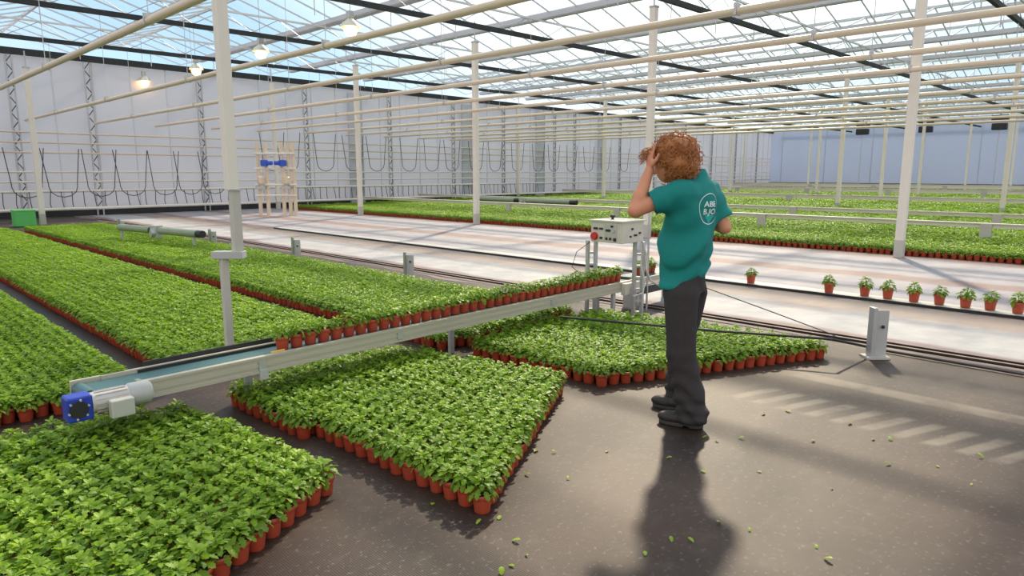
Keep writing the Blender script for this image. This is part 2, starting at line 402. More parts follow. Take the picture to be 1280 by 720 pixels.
for j, y in enumerate(TY):
    t = thing('roof_truss', TL[j], 'roof truss', (14.3, y, 0))
    x0, x1 = gx[0], XF-.3
    MB().bar((x0, y, 5.5), (x1, y, 5.5), .10, .12).build('bottom_chord', M['screen'], t)
    MB().bar((x0, y, 6.02), (x1, y, 6.02), .05, .05).build('top_chord', M['alu'], t)
    w = MB(); x = x0; up = True
    while x < x1-.9:
        a = (x, y, 5.55 if up else 6.0); c = (x+.82, y, 6.0 if up else 5.55); w.tube([a, c], .009, 4); x += .82; up = not up
    w.build('web', M['galv'], t)
    x = x0+.6; hm_ = None
    while x < x1:
        if hm_ is None: h = MB().tube([(x, y, 5.45), (x, y, 5.05)], .012, 4).build('hanger_rod', M['galv'], t); hm_ = h; hx = x
        elif seen_pt(x, y, 5.2):
            h = hm_.copy(); COL.objects.link(h); h.parent = t; h.location = (x-hx, 0, 0)
        x += 2.05
# overhead pipes
PX = [3.07, 5.45, 7.6, 9.75, 12.0, 14.0]+[16.3+2.3*k for k in range(7)]
PLAB = ['thick cream overhead pipe cutting the upper left corner, nearest of all', 'cream overhead pipe reaching from the left edge behind the near post to the top',
        'cream overhead pipe climbing from the left edge to the top right of centre', 'cream overhead pipe passing in front of the tall post, uppermost at the right edge',
        'cream overhead pipe second from the top at the right edge', 'cream overhead pipe third from the top at the right edge']
for k, x in enumerate(PX):
    y1 = wy(x)-.5; t = thing('overhead_pipe', PLAB[k] if k < 6 else 'thin cream overhead pipe far off above the distant beds', 'pipe', (x, 10, 0), None if k < 6 else 'distant overhead pipes')
    MB().tube([(x, YN+.3, 3.4), (x, y1, 3.4)], .046 if k else .05, 10, caps=True).build('pipe', M['cream_pipe'], t, smooth=True)
    if k < 16:
        for y in TY[1:]:
            if not (seen_pt(x, y, 3.4) or seen_pt(x, y, 4.5)): continue
            MB().box((x, y, 3.42), (.12, .03, .13)).build('pipe_clamp', M['galv'], t); MB().tube([(x, y, 3.45), (x, y, 5.47)], .006, 4).build('suspension_rod', M['galv'], t)

# ------------------------------------------------------------------ posts
def post(X, Y, label, w=.15, sock=.33, top=5.44, group=None):
    t = thing('support_post', label, 'post', (X, Y, 0), group)
    MB().box((X, Y, sock+(top-sock)/2), (w, w, top-sock)).build('shaft', M['white_steel'], t, bevel=.008)
    MB().box((X, Y, sock/2), (w*1.04, w*1.04, sock)).build('base_sleeve', M['grey_sleeve'], t, bevel=.006)
    MB().box((X, Y, top+.02), (w*1.15, w*1.15, .04)).build('head_plate', M['galv'], t)
    MB().tube([(X, Y, top), (X, Y, 6.05 if top > 5 else 5.2)], .02, 6).build('top_rod', M['galv'], t)
    return t
for px, lab in ((1133, 'tall white post at the right, at the near edge of the far green beds'), (811, 'tall white post partly hidden behind the man'),
                (595, 'tall white post standing left of centre where white floor meets green beds'), (449, 'tall white post beyond the white floor, right beside a broad grey upright'),
                (341, 'white post close to the blue valve pipework by the left wall')):
    X = 14.5; Y = min(on_line_x(X, px), wy(14.5)-1.1); post(X, Y, lab)
post(4.9, 25.6, 'white post at the left edge beside the green crate', top=4.7)
for px, X, lab in ((1050, 30.6, 'white post in the far beds between the man and the tall right post'), (1258, 30.6, 'white post in the far beds closest to the right edge'),
                (755, 30.6, 'white post in the far beds directly left of the man'), (645, 30.6, 'white post in the far beds behind the middle of the left wall')):
    post(X, min(on_line_x(X, px), wy(X)-1.1), lab)
for X, pxs in ((46.5, (1022, 1150, 913)), (62, (929, 1011, 1102, 1208, 1265)), (38, (1103,))):
    for px in pxs:
        Y = on_line_x(X, px)
        if Y < wy(X)-1: post(X, Y, 'slim white post far away in front of the far wall', .14, group='slim posts before the far wall')
# the near post: thinner foot under an offset bracket
bx_, by_ = G(289, 458)[:2]
t = thing('support_post', 'nearest tall white post with an offset bracket on a thinner grey foot', 'post', (bx_, by_, 0))
MB().box((bx_, by_, .46), (.06, .06, .92)).build('foot', M['grey_sleeve'], t, bevel=.005)
ox = bx_+.085; oy = by_-.085
MB().box(((bx_+ox)/2-.01, (by_+oy)/2+.01, .94), (.25, .10, .06), math.radians(-45)).build('bracket_plate', M['plate'], t, bevel=.004)
MB().box((ox, oy, 1.20), (.072, .072, .53)).build('lower_sleeve', M['grey_sleeve'], t, bevel=.005)
MB().box((ox-.012, oy+.012, 3.46), (.088, .088, 4.0)).build('shaft', M['white_steel'], t, bevel=.005)
MB().box((ox, oy, 1.465), (.1, .1, .012)).build('collar', M['galv'], t)

# ------------------------------------------------------------------ left wall columns, pipes, hoses
for i, x in enumerate((1.2, 5.2, 7.6, 11.7, 16.6, 21.5, 26.0, 30.2, 35.2, 37.4, 43, 48, 53, 58, 63, 68)):
    y = wy(x)-.18
    labs = {5.2: 'dark lattice column of the left wall closest to the left edge', 7.6: 'dark lattice column of the left wall, second in from the left edge', 11.7: 'dark lattice column hidden behind the near white post',
            16.6: 'dark lattice column between the blue valves and the next tall post', 21.5: 'dark lattice column midway along the visible left wall'}
    t = thing('lattice_column', labs.get(x, 'dark lattice column far along the left wall'), 'column', (x, y, 0), None if x in labs else 'lattice columns along the left wall')
    c = MB(); c.box((x-.1, y, 2.8), (.045, .06, 5.6)); c.box((x+.1, y, 2.8), (.045, .06, 5.6)); c.build('side_rails', M['galv'], t)
    c = MB(); z = .3; s_ = 1
    while z < 5.4:
        c.bar((x-.1*s_, y, z), (x+.1*s_, y, z+.28), .02, .03); z += .28; s_ = -s_
    c.build('lacing', M['hose'], t)
for x in (19.3, 27.0, 33.6, 40.5):
    y = wy(x)-.24; t = MB().box((x, y, 2.75), (.75, .08, 5.4)).box((x-.38, y-.03, 2.75), (.03, .12, 5.4)).box((x+.38, y-.03, 2.75), (.03, .12, 5.4)).build('wall_upright', M['gutter'])
    tag(t, {19.3: 'broad grey upright just right of a tall white post by the left wall', 27.0: 'broad grey upright behind the centre left white post'}.get(x, 'broad grey upright far along the left wall'), 'upright', None if x < 28 else 'broad uprights far along the wall')
for z, r, off, lab in ((.30, .055, .75, 'thick white heating pipe lowest along the foot of the left wall'), (.93, .05, .45, 'white heating pipe second from the floor on the left wall'),
                  (1.27, .035, .45, 'thin white heating pipe third from the floor on the left wall'), (1.62, .035, .45, 'thin white heating pipe fourth from the floor on the left wall'),
                  (2.30, .03, .40, 'cream heating pipe just above head height on the left wall'), (2.65, .03, .40, 'cream heating pipe second from the top on the left wall'), (3.0, .03, .40, 'cream heating pipe highest on the left wall')):
    t = MB().tube([(-8, wy(-8)-off, z), (XF-1, wy(XF-1)-off, z)], r, 8).build('heating_pipe', M['cream_pipe'] if z > 2 else M['white_steel'], smooth=True)
    tag(t, lab, 'pipe')
def hoseU(x):
    y = wy(x)-.62; h = .45; pts = []
    dx = random.uniform(-.05, .05)
    for i in range(15):
        a = i/14; ang = math.pi*a
        if i < 4: pts.append((x-h+dx*(3-i)/3-.04*(3-i), y, 2.45-(i)*.42))
        elif i > 10: pts.append((x+h+.05*(i-11), y, 2.45-(14-i)*.42))
        else:
            t = (i-4)/6*math.pi; pts.append((x-h*math.cos(t), y, 1.1-.38*math.sin(t)))
    return MB().tube(pts, .016, 5).build('hanging_hose', M['hose'], smooth=True)
for i, x in enumerate((5.25, 6.35, 7.6, 8.7, 9.9, 10.9, 11.9, 14.6, 15.4, 17.3, 18.9, 20.3, 22.4, 24, 25.5, 27.4, 29, 31, 33, 34.6, 36.5, 38.5, 40.5, 43)):
    o = hoseU(x)
    if x > 14: 
        me = o.data
        for v in me.vertices: v.co.z += .95
    nm = {5.25: 'dark drip hose hanging in a loop nearest the left edge', 6.35: 'dark drip hose loop hanging second from the left edge', 7.6: 'dark drip hose loop hanging over the second lattice column', 8.7: 'dark drip hose loop just right of the second lattice column'}
    tag(o, nm.get(x, 'dark drip hose hanging in a loop before the pale left wall' if x < 14 else 'short dark hose loop hanging higher on the distant left wall'), 'hose', None if x in nm else ('low hose loops on the left wall' if x < 14 else 'high hose loops on the left wall'))
k = 0; x = 4.2
while x < 33:
    y = wy(x)-.6; b = random.uniform(-.06, .06)
    o = MB().tube([(x, y, .92), (x+b*.5, y-.02, .7), (x+b, y-.04, .5), (x+.02+b, y-.05, .36)], .015, 5).build('feeder_hose', M['hose'])
    tag(o, 'short dark feeder hose between the two lowest pipes of the left wall', 'hose', 'feeder hoses along the left wall'); x += random.uniform(.30, .42)

# valve pipework with blue motors near the left wall
vx, vy = 12.2, 25.0
t = thing('valve_pipework', 'white standing pipework with two blue valve motors by the left wall', 'pipework', (vx, vy, 0))
e1 = Vector((S2, -S2, 0))
def vp(r, z, d=0.): return (vx+e1.x*r+S2*d, vy+e1.y*r+S2*d, z)
for r in (-.48, -.18, .42, .66, .85):
    MB().tube([vp(r, 0), vp(r, 2.7)], .07, 10).build('riser_pipe', M['cream_pipe'], t, smooth=True)
for z in (.75, 1.15, 1.75, 2.3):
    MB().tube([vp(-.6, z, -.1), vp(.95, z, -.1)], .035, 8).build('cross_pipe', M['white_steel'], t, smooth=True)
for r in (-.18, .50):
    p_ = vp(r, 1.95, -.2); sgn = 1 if r < 0 else -1
    v = MB().lathe(p_, [(.10, -.12), (.14, -.1), (.14, .1), (.08, .12)], 12).build('valve_motor', M['blue2'], t, smooth=True)
    q = vp(r+.18*sgn, 1.95, -.2)
    MB().tube([vp(r+.06*sgn, 1.95, -.2), vp(r+.3*sgn, 1.95, -.2)], .08, 10).build('motor_cap', M['blue2'], v, smooth=True)
for r in (-.35, .6):
    MB().box(vp(r, 1.05, -.15), (.34, .3, .1), math.radians(-45)).build('flange', M['galv'], t)
    MB().lathe(vp(r, 1.3, -.15), [(.06, -.18), (.13, -.1), (.13, .12), (.05, .18)], 12).build('valve_body', M['cream_pipe'], t, smooth=True)
# green crate
g = G(31, 283); t = thing('crate', 'bright green plastic crate at the far end of the left beds', 'crate', (g.x, g.y, 0))
c = MB(); cw = .5
c.box((g.x, g.y, .25), (cw, cw, .03)); 
for dx, dy, a, b in ((-cw/2, 0, .03, cw), (cw/2, 0, .03, cw), (0, -cw/2, cw, .03), (0, cw/2, cw, .03)): c.box((g.x+dx, g.y+dy, .25), (a, b, .46))
c.build('walls', M['green_bin'], t); MB().box((g.x, g.y, .475), (cw+.05, cw+.05, .05)).build('lid', M['green_bin'], t, bevel=.01)
# grow lamps
for px, py, lab in ((438, 30, 'brightly glowing orange lamp highest in the roof'), (326, 61, 'glowing orange lamp in the roof right of the near white post, middle one of three'), (180, 99, 'pale yellow glowing lamp under the roof closest to the left wall'), (245, 84, 'warm glowing lamp under the roof just left of the near white post')):
    zz = 5.2 if px != 245 else 5.3; p_ = G(px, py, zz)
    t = thing('grow_lamp', lab, 'lamp', (p_.x, p_.y, zz))
    MB().lathe((p_.x, p_.y, zz), [(.24, -.08), (.2, .02), (.08, .1), (.06, .16)], 16, close=False).build('reflector', M['reflector'], t, smooth=True)
    MB().lathe((p_.x, p_.y, zz-.03), [(.03, -.26), (.12, -.22), (.17, -.12), (.12, .0), (.05, .05)], 12).build('bulb', M['lamp'], t, smooth=True)
    MB().box((p_.x, p_.y, zz+.22), (.14, .14, .16)).build('ballast', M['galv'], t); MB().tube([(p_.x, p_.y, zz+.28), (p_.x, p_.y, GZ+.10+.75*(1-abs(((p_.x-GX0) % GSP)/GSP-.5)*2)*.84)], .01, 5).build('cord', M['galv'], t)
# black circulation fans far away
for px, lab in ((1074, 'black hanging fan with a pale top before the far wall, closest to the man'), (1152, 'black hanging fan beside the tall right post, before the far wall'), (1243, 'black hanging double fan before the far wall at the right edge')):
    X = gx[18]; Y = on_line_x(X, px); t = thing('hanging_fan', lab, 'fan', (X, Y, 5.2))
    fr = MB(); 
    fr.box((X, Y, 5.75), (.5, 1.1, .45)); fr.build('housing', M['fan'], t, bevel=.04)
    MB().box((X, Y, 5.1), (.45, 1.0, .5)).build('lower_housing', M['fan'], t, bevel=.05)
    MB().tube([(X, Y, 4.9), (X, Y, 0)], .03, 5).build('cable', M['galv'], t); MB().tube([(X, Y, 5.9), (X, Y, 6.09)], .05, 5).build('bracket', M['galv'], t)

# low steel beams with plates over the far beds
def low_beam(X, z, h, label, y0, posts):
    y1 = wy(X)-1.5; t = thing('low_beam', label, 'beam', (X, 10, 0))
    MB().box((X, (y0+y1)/2, z), (.10, y1-y0, h)).box((X-.03, (y0+y1)/2, z+h/2), (.14, y1-y0, .02)).build('rail', M['white_steel'], t)
    for y in posts:
        if y < y1: MB().box((X-.09, y, z*.55), (.06, .22 if X < 30 else .3, z*1.1)).build('carrier_plate', M['grey_sleeve'], t)
low_beam(18.4, .43, .10, 'long white low rail over the nearest far beds', -2, (3.4, 8.6, 13.5, 18.5))
low_beam(22.3, .46, .10, 'long grey-white low rail just beyond the nearest low rail', -2, (3.9, 9.4, 14.6, 19.8))
low_beam(34.5, .45, .16, 'white low rail across the middle of the far beds', -2, (4, 9.5, 14.8, 20))
low_beam(47, .5, .2, 'distant white low rail beyond the middle posts', -2, (4, 9, 14, 19, 24))
low_beam(60, .55, .3, 'farthest white low rail close to the far wall', -2, (4, 9, 14, 19, 24))
# roller drives (two long grey rollers with black ends and a gear bracket between)
def roller_drive(a, b, z, label, r=.075):
    a = Vector((a[0], a[1], z)); b = Vector((b[0], b[1], z)); d = b-a; t = thing('roller_drive', label, 'roller drive', (a.x, a.y, 0))
    for s0, s1 in ((0, .40), (.52, .94)):
        MB().tube([a+d*s0, a+d*s1], r, 12).build('roller', M['olive'], t, smooth=True)
        MB().tube([a+d*s1, a+d*(s1+.055)], r*.98, 12).build('end_cap', M['black'], t, smooth=True)
    m_ = a+d*.47
    gb = MB().box(tuple(m_+Vector((0, 0, -.02))), (.22, .16, .26), math.atan2(d.y, d.x)).build('gear_bracket', M['plate'], t, bevel=.01)
    MB().lathe(tuple(m_+Vector((-.1, -.05, -.05))), [(.08, -.04), (.08, .04)], 12, axis='X').build('sprocket', M['galv'], gb)
    for s0 in (.02, .9):
        q = a+d*s0; MB().box((q.x, q.y, z/2-.04), (.05, .05, z-.05)).build('stand', M['plate'], t)
roller_drive(G(150, 284, .40)[:2], G(254, 293, .40)[:2], .40, 'pair of grey-green rollers with black ends at the far edge of the left bed')
roller_drive((22.05, on_line_x(22.05, 598)), (22.05, on_line_x(22.05, 722)), .38, 'pair of grey rollers with a black end lying over the far green beds', .10)

# short posts along the edge of the white floor
for px, py, h, lab in ((1093, 447, .45, 'short grey steel post with a white plate, alone on the right at the floor edge'), (370, 326, .44, 'short green-grey post with a pale plate, right of the near tall post'),
                       (510, 347, .40, 'short green-grey post farthest along the near bed edge, above the conveyor pots'), (266, 311, .42, 'short green-grey post peeping out just left of the near tall post'), (152, 294, .42, 'short post with a round hole plate left of the grey-green rollers')):
    g = G(px, py); t = thing('stub_post', lab, 'stub post', (g.x, g.y, 0))
    dk = px > 1000
    MB().box((g.x-.03, g.y+.03, h/2), (.035, .09, h), math.radians(-45)).build('upright', M['galv'] if dk else M['olive'], t, bevel=.006)
    MB().box((g.x+.025, g.y-.025, h/2-.01), (.12, .012, h*.92 if dk else h*.8), math.radians(-45)).build('side_plate', M['plate'], t, bevel=.004)
    MB().lathe((g.x+.015+.0, g.y-.045, h*.62), [(.014, -.01), (.014, .01)], 10, axis='Y').build('bolt', M['black'], t)
    MB().box((g.x, g.y, .01), (.2, .14, .02), math.radians(-45)).build('foot_plate', M['grey_sleeve'], t)
# ------------------------------------------------------------------ plants
def leaf_geo(L, rs):
    u = np.array([0, .14, .30, .38, .56, .64, .82, 1.0]); w = np.array([.03, .17, .33, .20, .42, .24, .25, .02])*.95
    k = rs.uniform(.15, .5); fold = rs.uniform(.2, .45)
    V = []; F = []
    for i in range(8):
        z = -k*u[i]**2
        V.append((u[i], 0, z)); V.append((u[i]-.04+(.05 if i in (2, 4, 6) else 0), w[i], z+fold*w[i]-.25*w[i]**2)); V.append((u[i]-.04+(.05 if i in (2, 4, 6) else 0), -w[i], z+fold*w[i]-.25*w[i]**2))
    for i in range(7):
        a = 3*i; b = a+3
        F.append((a, b, b+1, a+1)); F.append((a, a+2, b+2, b))
    return np.array(V)*L, np.array(F)
def foliage_mesh(seed, nl=42):
    rs = np.random.default_rng(seed); Vs = []; Fs = []; T = []; n = 0; lean = rs.uniform(-.012, .012, 2)
    for i in range(nl):
        t = i/(nl-1)                               # 0 outer, 1 inner
        az = i*2.399+rs.uniform(-.3, .3); pitch = math.radians(-30+70*t+rs.uniform(-14, 14)); L = (.046-.016*t)*rs.uniform(.8, 1.2)
        V, F = leaf_geo(L, rs); cp, sp = math.cos(pitch), math.sin(pitch); roll = rs.uniform(-.5, .5)
        cr, sr = math.cos(roll), math.sin(roll)
        y = V[:, 1]*cr-V[:, 2]*sr; z = V[:, 1]*sr+V[:, 2]*cr; x = V[:, 0]
        x, z = x*cp-z*sp, x*sp+z*cp
        r0 = .040*(1-t)+.004; z0 = .010+.062*t**.8+rs.uniform(-.006, .006)
        x = x+r0; ca, sa = math.cos(az), math.sin(az)
        W = np.stack([x*ca-y*sa+lean[0]*t, x*sa+y*ca+lean[1]*t, z+z0], 1)
        Vs.append(W); Fs.append(F+n); n += len(W); T += [float(np.clip(.25+.35*t+rs.uniform(-.22, .3), 0, 1))]*len(W)
    # stems
    m_ = MB(); m_.tube([(0, 0, -.015), (lean[0]*.5, lean[1]*.5, .04), (lean[0], lean[1], .07)], .003, 4)
    for i in range(0, nl, 3):
        az = i*2.399; m_.tube([(0, 0, .01), (.035*math.cos(az), .035*math.sin(az), .018)], .0016, 3, caps=False)
    sv = np.array(m_.v); V = np.concatenate(Vs+[sv])
    me = bpy.data.meshes.new('foliage')
    faces = [tuple(f) for f in np.concatenate(Fs)]+[tuple(n+i for i in f) for f in m_.f]
    me.from_pydata(V.tolist(), [], faces); me.materials.append(M['leaf'])
    at = me.attributes.new('leaf_tint', 'FLOAT', 'POINT'); at.data.foreach_set('value', T+[.35]*len(sv))
    me.polygons.foreach_set('use_smooth', [True]*len(faces)); me.update(); return me
FOL = [foliage_mesh(s) for s in range(6)]
def pot_mesh():
    m_ = MB(); pr = [(.036, 0), (.0385, .004), (.0455, .066), (.047, .072), (.0505, .074), (.052, .096), (.0495, .097), (.048, .086)]
    m_.lathe((0, 0, 0), pr, 20, close=False)
    n = len(m_.v); m_.f.append(tuple(reversed(range(20)))); m_.m.append(0)
    m_.f.append(tuple(range(n-20, n))); m_.m.append(1)
    me = bpy.data.meshes.new('pot'); me.from_pydata(m_.v, [], m_.f); me.materials.append(M['terracotta']); me.materials.append(M['soil'])
    me.polygons.foreach_set('material_index', m_.m); me.polygons.foreach_set('use_smooth', [True]*(len(m_.f)-2)+[False]*2); me.update(); return me
POT = pot_mesh()
def potted(x, y, z, label, group=None, s=1., fs=1.):
    t = thing('potted_plant', label, 'potted plant', (x, y, z), group); a = random.uniform(0, 6.28); t.rotation_euler = (0, 0, a); t.scale = (s, s, s)
    p_ = bpy.data.objects.new('pot', POT); COL.objects.link(p_); p_.parent = t
    f = bpy.data.objects.new('foliage', random.choice(FOL)); COL.objects.link(f); f.parent = t; f.location = (0, 0, .090); f.scale = (fs, fs, fs*random.uniform(.85, 1.15))
    return p_, f
def inpoly(P, poly):
    x, y = P[:, 0], P[:, 1]; c = np.zeros(len(P), bool); n = len(poly)
    for i in range(n):
        x0, y0 = poly[i]; x1, y1 = poly[(i+1) % n]
        if y0 == y1: continue
        c ^= ((y0 > y) != (y1 > y)) & (x < (x1-x0)*(y-y0)/(y1-y0)+x0)
    return c
def lattice(org, a1, a2, poly, n=240):
    i, j = np.meshgrid(np.arange(-n, n), np.arange(-n, n)); P = np.stack([org[0]+i.ravel()*a1[0]+j.ravel()*a2[0], org[1]+i.ravel()*a1[1]+j.ravel()*a2[1]], 1)
    P = P[inpoly(P, poly)]; return P+rng.normal(0, .003, P.shape)
def dirv(deg, l=.108): return (l*math.cos(math.radians(deg)), l*math.sin(math.radians(deg)))
def shrink(poly, d=.03):
    c = np.mean(poly, 0); return [tuple(c+(np.array(p)-c)*(1+d)) for p in poly]
mid_poly = [(1.86, 4.66), (2.05, 2.22), (3.74, 3.18), (3.42, 4.62), (3.0, 4.9)]
front_poly = [(1.46, 4.5), (1.69, 2.98), (1.05, 2.62), (.2, 2.1), (-.8, 3.0), (.1, 4.62), (.9, 4.64)]
right_poly = [(3.93, 4.46), (3.99, 3.05), (4.15, 2.98), (6.12, 2.18), (5.85, 4.5), (4.7, 4.62)]
mid = lattice((2.08, 2.28), dirv(30.2), dirv(92), mid_poly)
front = lattice((1.64, 2.98), dirv(27.5), dirv(97), front_poly)
right = lattice((4.16, 3.06), dirv(-23.5), dirv(94), right_poly)
def hexbed(poly): return lattice((poly[0][0]+.06, poly[0][1]+.06), (.0, .106), (.092, .053), poly)
bedA = hexbed([(3.86, 5.02), (3.86, 22.6), (5.82, 22.6), (5.82, 5.02)])
bedB = hexbed([(1.78, 5.65), (1.78, 22.4), (3.42, 22.4), (3.42, 5.35)])
bedC = hexbed([(.1, 5.28), (.1, 14.), (1.5, 14.), (1.5, 5.2)])
bedAu = lattice((3.9, 4.98), (.106, 0), (.053, .092), [(3.85, 4.72), (4.2, 4.7), (5.8, 4.85), (5.8, 5.02), (3.85, 5.02)])
def seen(P, m=40):
    k = []
    for x, y in P:
        if (x+y) < .6: k.append(False); continue
        a, b = proj(x, y, .12); k.append(-m < a < 1280+m and b < 720+m)
    return np.array(k, bool)
front = front[seen(front, 70)]; mid = mid[seen(mid)]
d = np.hypot(mid[:, 0], mid[:, 1]); order = np.argsort(d); NM = max(0, 258-len(front))
near_mid, rest_mid = mid[order[:NM]], mid[order[NM:]]
for x, y in front: potted(x, y, 0, 'young green plant in terracotta pot within the bottom left corner block', 'potted plants of the bottom left block', 1, random.uniform(.95, 1.12))
for x, y in near_mid: potted(x, y, 0, 'young green plant in terracotta pot, near half of the diamond block below the conveyor', 'potted plants of the middle diamond block', 1, random.uniform(.95, 1.12))

# conveyor line geometry (front rail from CA to CB)
CA, CB, CZ = Vector((.98, 4.27, 0)), Vector((6.46, 4.52, 0)), .40
ce = (CB-CA).normalized(); cn = Vector((-ce.y, ce.x, 0)); CANG = math.atan2(ce.y, ce.x)
def cp(s, n=0., z=0.): q = CA+ce*s+cn*n; return Vector((q.x, q.y, z))
s0 = (G(361, 437, CZ)-CA).dot(ce); n_c = 0; s_ = s0
while s_ < (CB-CA).length-.12:
    q = cp(s_, .10); lab = 'potted plant riding on the conveyor belt, %s from the motor end' % ORD[n_c]
    potted(q.x, q.y, CZ-.012, lab, 'potted plants riding on the conveyor', 1.0, random.uniform(.92, 1.1)); s_ += .1085; n_c += 1
for k in range(4):
    q = cp((CB-CA).length+.42+.11*k, .20); potted(q.x, q.y, CZ-.012, 'potted plant past the control box beside the man, %s of four' % ORD[k], 'potted plants past the control box')
FL = ['lone potted plant on the white floor closest to the man', 'potted plant on the pale floor, second from the man', 'potted plant on the pale floor, third from the man', 'potted plant on the pale floor directly above the short white-plated post', 'potted plant on the pale floor, fifth from the man',
      'potted plant on the pale floor with one drooping side shoot, sixth from the man', 'potted plant on the pale floor, third from the right edge', 'potted plant on the pale floor, second from the right edge', 'potted plant on the pale floor cut off by the right edge']
for k, (px, py) in enumerate([(940, 357), (1038, 369), (1083, 373.5), (1112, 377), (1145, 381), (1177, 384.5), (1210, 388.5), (1241, 391.5), (1276, 396)]):
    g = G(px, py); potted(g.x+.04, g.y+.04, .03, FL[k], 'potted plants in a row on the pale floor', 1.32, random.uniform(.95, 1.1))

# everything else is one mass of plants, scattered on points
pts = [rest_mid, right, bedA, bedB, bedC, bedAu]
near_n = sum(len(p) for p in pts)
P = np.concatenate(pts); P = P[seen(P, 60)]
S = np.ones(len(P)); Z = np.zeros(len(P))
fx = []; x = 14.95; bi = 0
farP = []; farS = []
def strip(x0, x1, sp, sc_):
    yy0 = .0; yy1 = wy(x0)-1.4
    nx = max(2, int((x1-x0)/sp)); ny = int((yy1-yy0)/sp)
    i, j = np.meshgrid(np.arange(nx), np.arange(ny)); q = np.stack([x0+(i.ravel()+.5)*(x1-x0)/nx, yy0+(j.ravel()+.5*(i.ravel() % 2))*sp], 1)
    farP.append(q+rng.normal(0, sp*.05, q.shape)); farS.append(np.full(len(q), sc_))
while x < 66:
    wdt = 1.75
    if x < 19: strip(x, x+wdt, .125, 1.15)
    elif x < 27: strip(x, x+wdt, .155, 1.4)
    elif x < 40: strip(x, x+wdt, .21, 1.7)
    else: strip(x, x+wdt, .30, 2.1)
    x += wdt+(.34 if bi % 4 != 3 else .55); bi += 1
FP = np.concatenate(farP); FS = np.concatenate(farS); k_ = seen(FP, 30); FP = FP[k_]; FS = FS[k_]
allP = np.concatenate([P, FP]); allS = np.concatenate([S*rng.uniform(.94, 1.08, len(S)), FS*rng.uniform(.9, 1.1, len(FS))])
allZ = np.zeros(len(allP))
allZ[len(P):] = -.09*(FS-1)                 # the bigger stand-in tufts sit no higher than the rest
me = bpy.data.meshes.new('potted_plants_mass'); me.vertices.add(len(allP)); me.vertices.foreach_set('co', np.column_stack([allP, allZ]).ravel().astype(np.float32))
for nme, arr, ty in (('rot', rng.uniform(0, 6.28, len(allP)), 'FLOAT'), ('scl', allS, 'FLOAT')):
    at = me.attributes.new(nme, ty, 'POINT'); at.data.foreach_set('value', arr.astype(np.float32))
at = me.attributes.new('variant', 'INT', 'POINT'); at.data.foreach_set('value', rng.integers(0, 6, len(allP)).astype(np.int32))
me.update()
mass = bpy.data.objects.new('potted_plants', me); COL.objects.link(mass); mass['kind'] = 'stuff'
tag(mass, 'thousands of young green potted plants filling the beds and the remaining blocks', 'potted plants')
# prototypes for the mass are foliage and pot parts of plants that stand in the scene
protos = {}
for o in COL.objects:
    if o.name.startswith('foliage') and o.data.name not in protos: protos[o.data.name] = o
potob = next(o for o in COL.objects if o.name.startswith('pot') and o.data is POT)
ng = bpy.data.node_groups.new('plant_scatter', 'GeometryNodeTree')
ng.interface.new_socket('Geometry', in_out='INPUT', socket_type='NodeSocketGeometry'); ng.interface.new_socket('Geometry', in_out='OUTPUT', socket_type='NodeSocketGeometry')
N = ng.nodes.new; Lk = ng.links.new
gi = N('NodeGroupInput'); go = N('NodeGroupOutput'); jn = N('GeometryNodeJoinGeometry')
po = N('GeometryNodeObjectInfo'); po.inputs['Object'].default_value = potob
for o in protos.values():
    oi = N('GeometryNodeObjectInfo'); oi.inputs['Object'].default_value = o
    tr = N('GeometryNodeTransform'); tr.inputs['Translation'].default_value = (0, 0, .088)
    Lk(oi.outputs['Geometry'], tr.inputs['Geometry'])
    j2 = N('GeometryNodeJoinGeometry'); Lk(tr.outputs[0], j2.inputs[0]); Lk(po.outputs['Geometry'], j2.inputs[0])
    g2 = N('GeometryNodeGeometryToInstance'); Lk(j2.outputs[0], g2.inputs[0]); Lk(g2.outputs[0], jn.inputs[0])
ip = N('GeometryNodeInstanceOnPoints'); Lk(gi.outputs[0], ip.inputs['Points']); Lk(jn.outputs[0], ip.inputs['Instance']); ip.inputs['Pick Instance'].default_value = True
def named(nm, ty):
    a = N('GeometryNodeInputNamedAttribute'); a.data_type = ty; a.inputs['Name'].default_value = nm; return a.outputs['Attribute']
Lk(named('variant', 'INT'), ip.inputs['Instance Index'])
cx = N('ShaderNodeCombineXYZ'); Lk(named('rot', 'FLOAT'), cx.inputs[2]); Lk(cx.outputs[0], ip.inputs['Rotation']); Lk(named('scl', 'FLOAT'), ip.inputs['Scale'])
Lk(ip.outputs[0], go.inputs[0])
md = mass.modifiers.new('scatter', 'NODES'); md.node_group = ng

# ------------------------------------------------------------------ conveyor
LEN = (CB-CA).length
t = thing('conveyor', 'long pale metal conveyor crossing the hall with a green belt full of pots', 'conveyor', tuple(cp(0)))
def rail(n, z, th, h, s0=0., s1=None):
    return MB().bar(cp(s0, n, z), cp(LEN if s1 is None else s1, n, z), th, h)
r = rail(0, CZ-.055, .03, .11, .22); r.bar(cp(.22, -.018, CZ-.008), cp(LEN, -.018, CZ-.008), .012, .016); r.bar(cp(.22, -.018, CZ-.058), cp(LEN, -.018, CZ-.058), .008, .02); r.bar(cp(.22, -.018, CZ-.102), cp(LEN, -.018, CZ-.102), .012, .016)
r.build('front_rail', M['rail'], t)
MB().bar(cp(.1, .255, CZ-.04), cp(LEN, .255, CZ-.04), .025, .1).build('back_rail', M['rail'], t)
g_ = MB().bar(cp(.35, .285, CZ+.02), cp(LEN-.5, .285, CZ+.02), .012, .035); g_.build('guard_rail', M['black'], t)
MB().bar(cp(.0, .125, CZ-.02), cp(LEN, .125, CZ-.02), .225, .012).build('belt', M['belt'], t)
MB().bar(cp(.3, .235, CZ-.005), cp(LEN, .235, CZ-.005), .012, .02).build('belt_guide', M['black'], t)
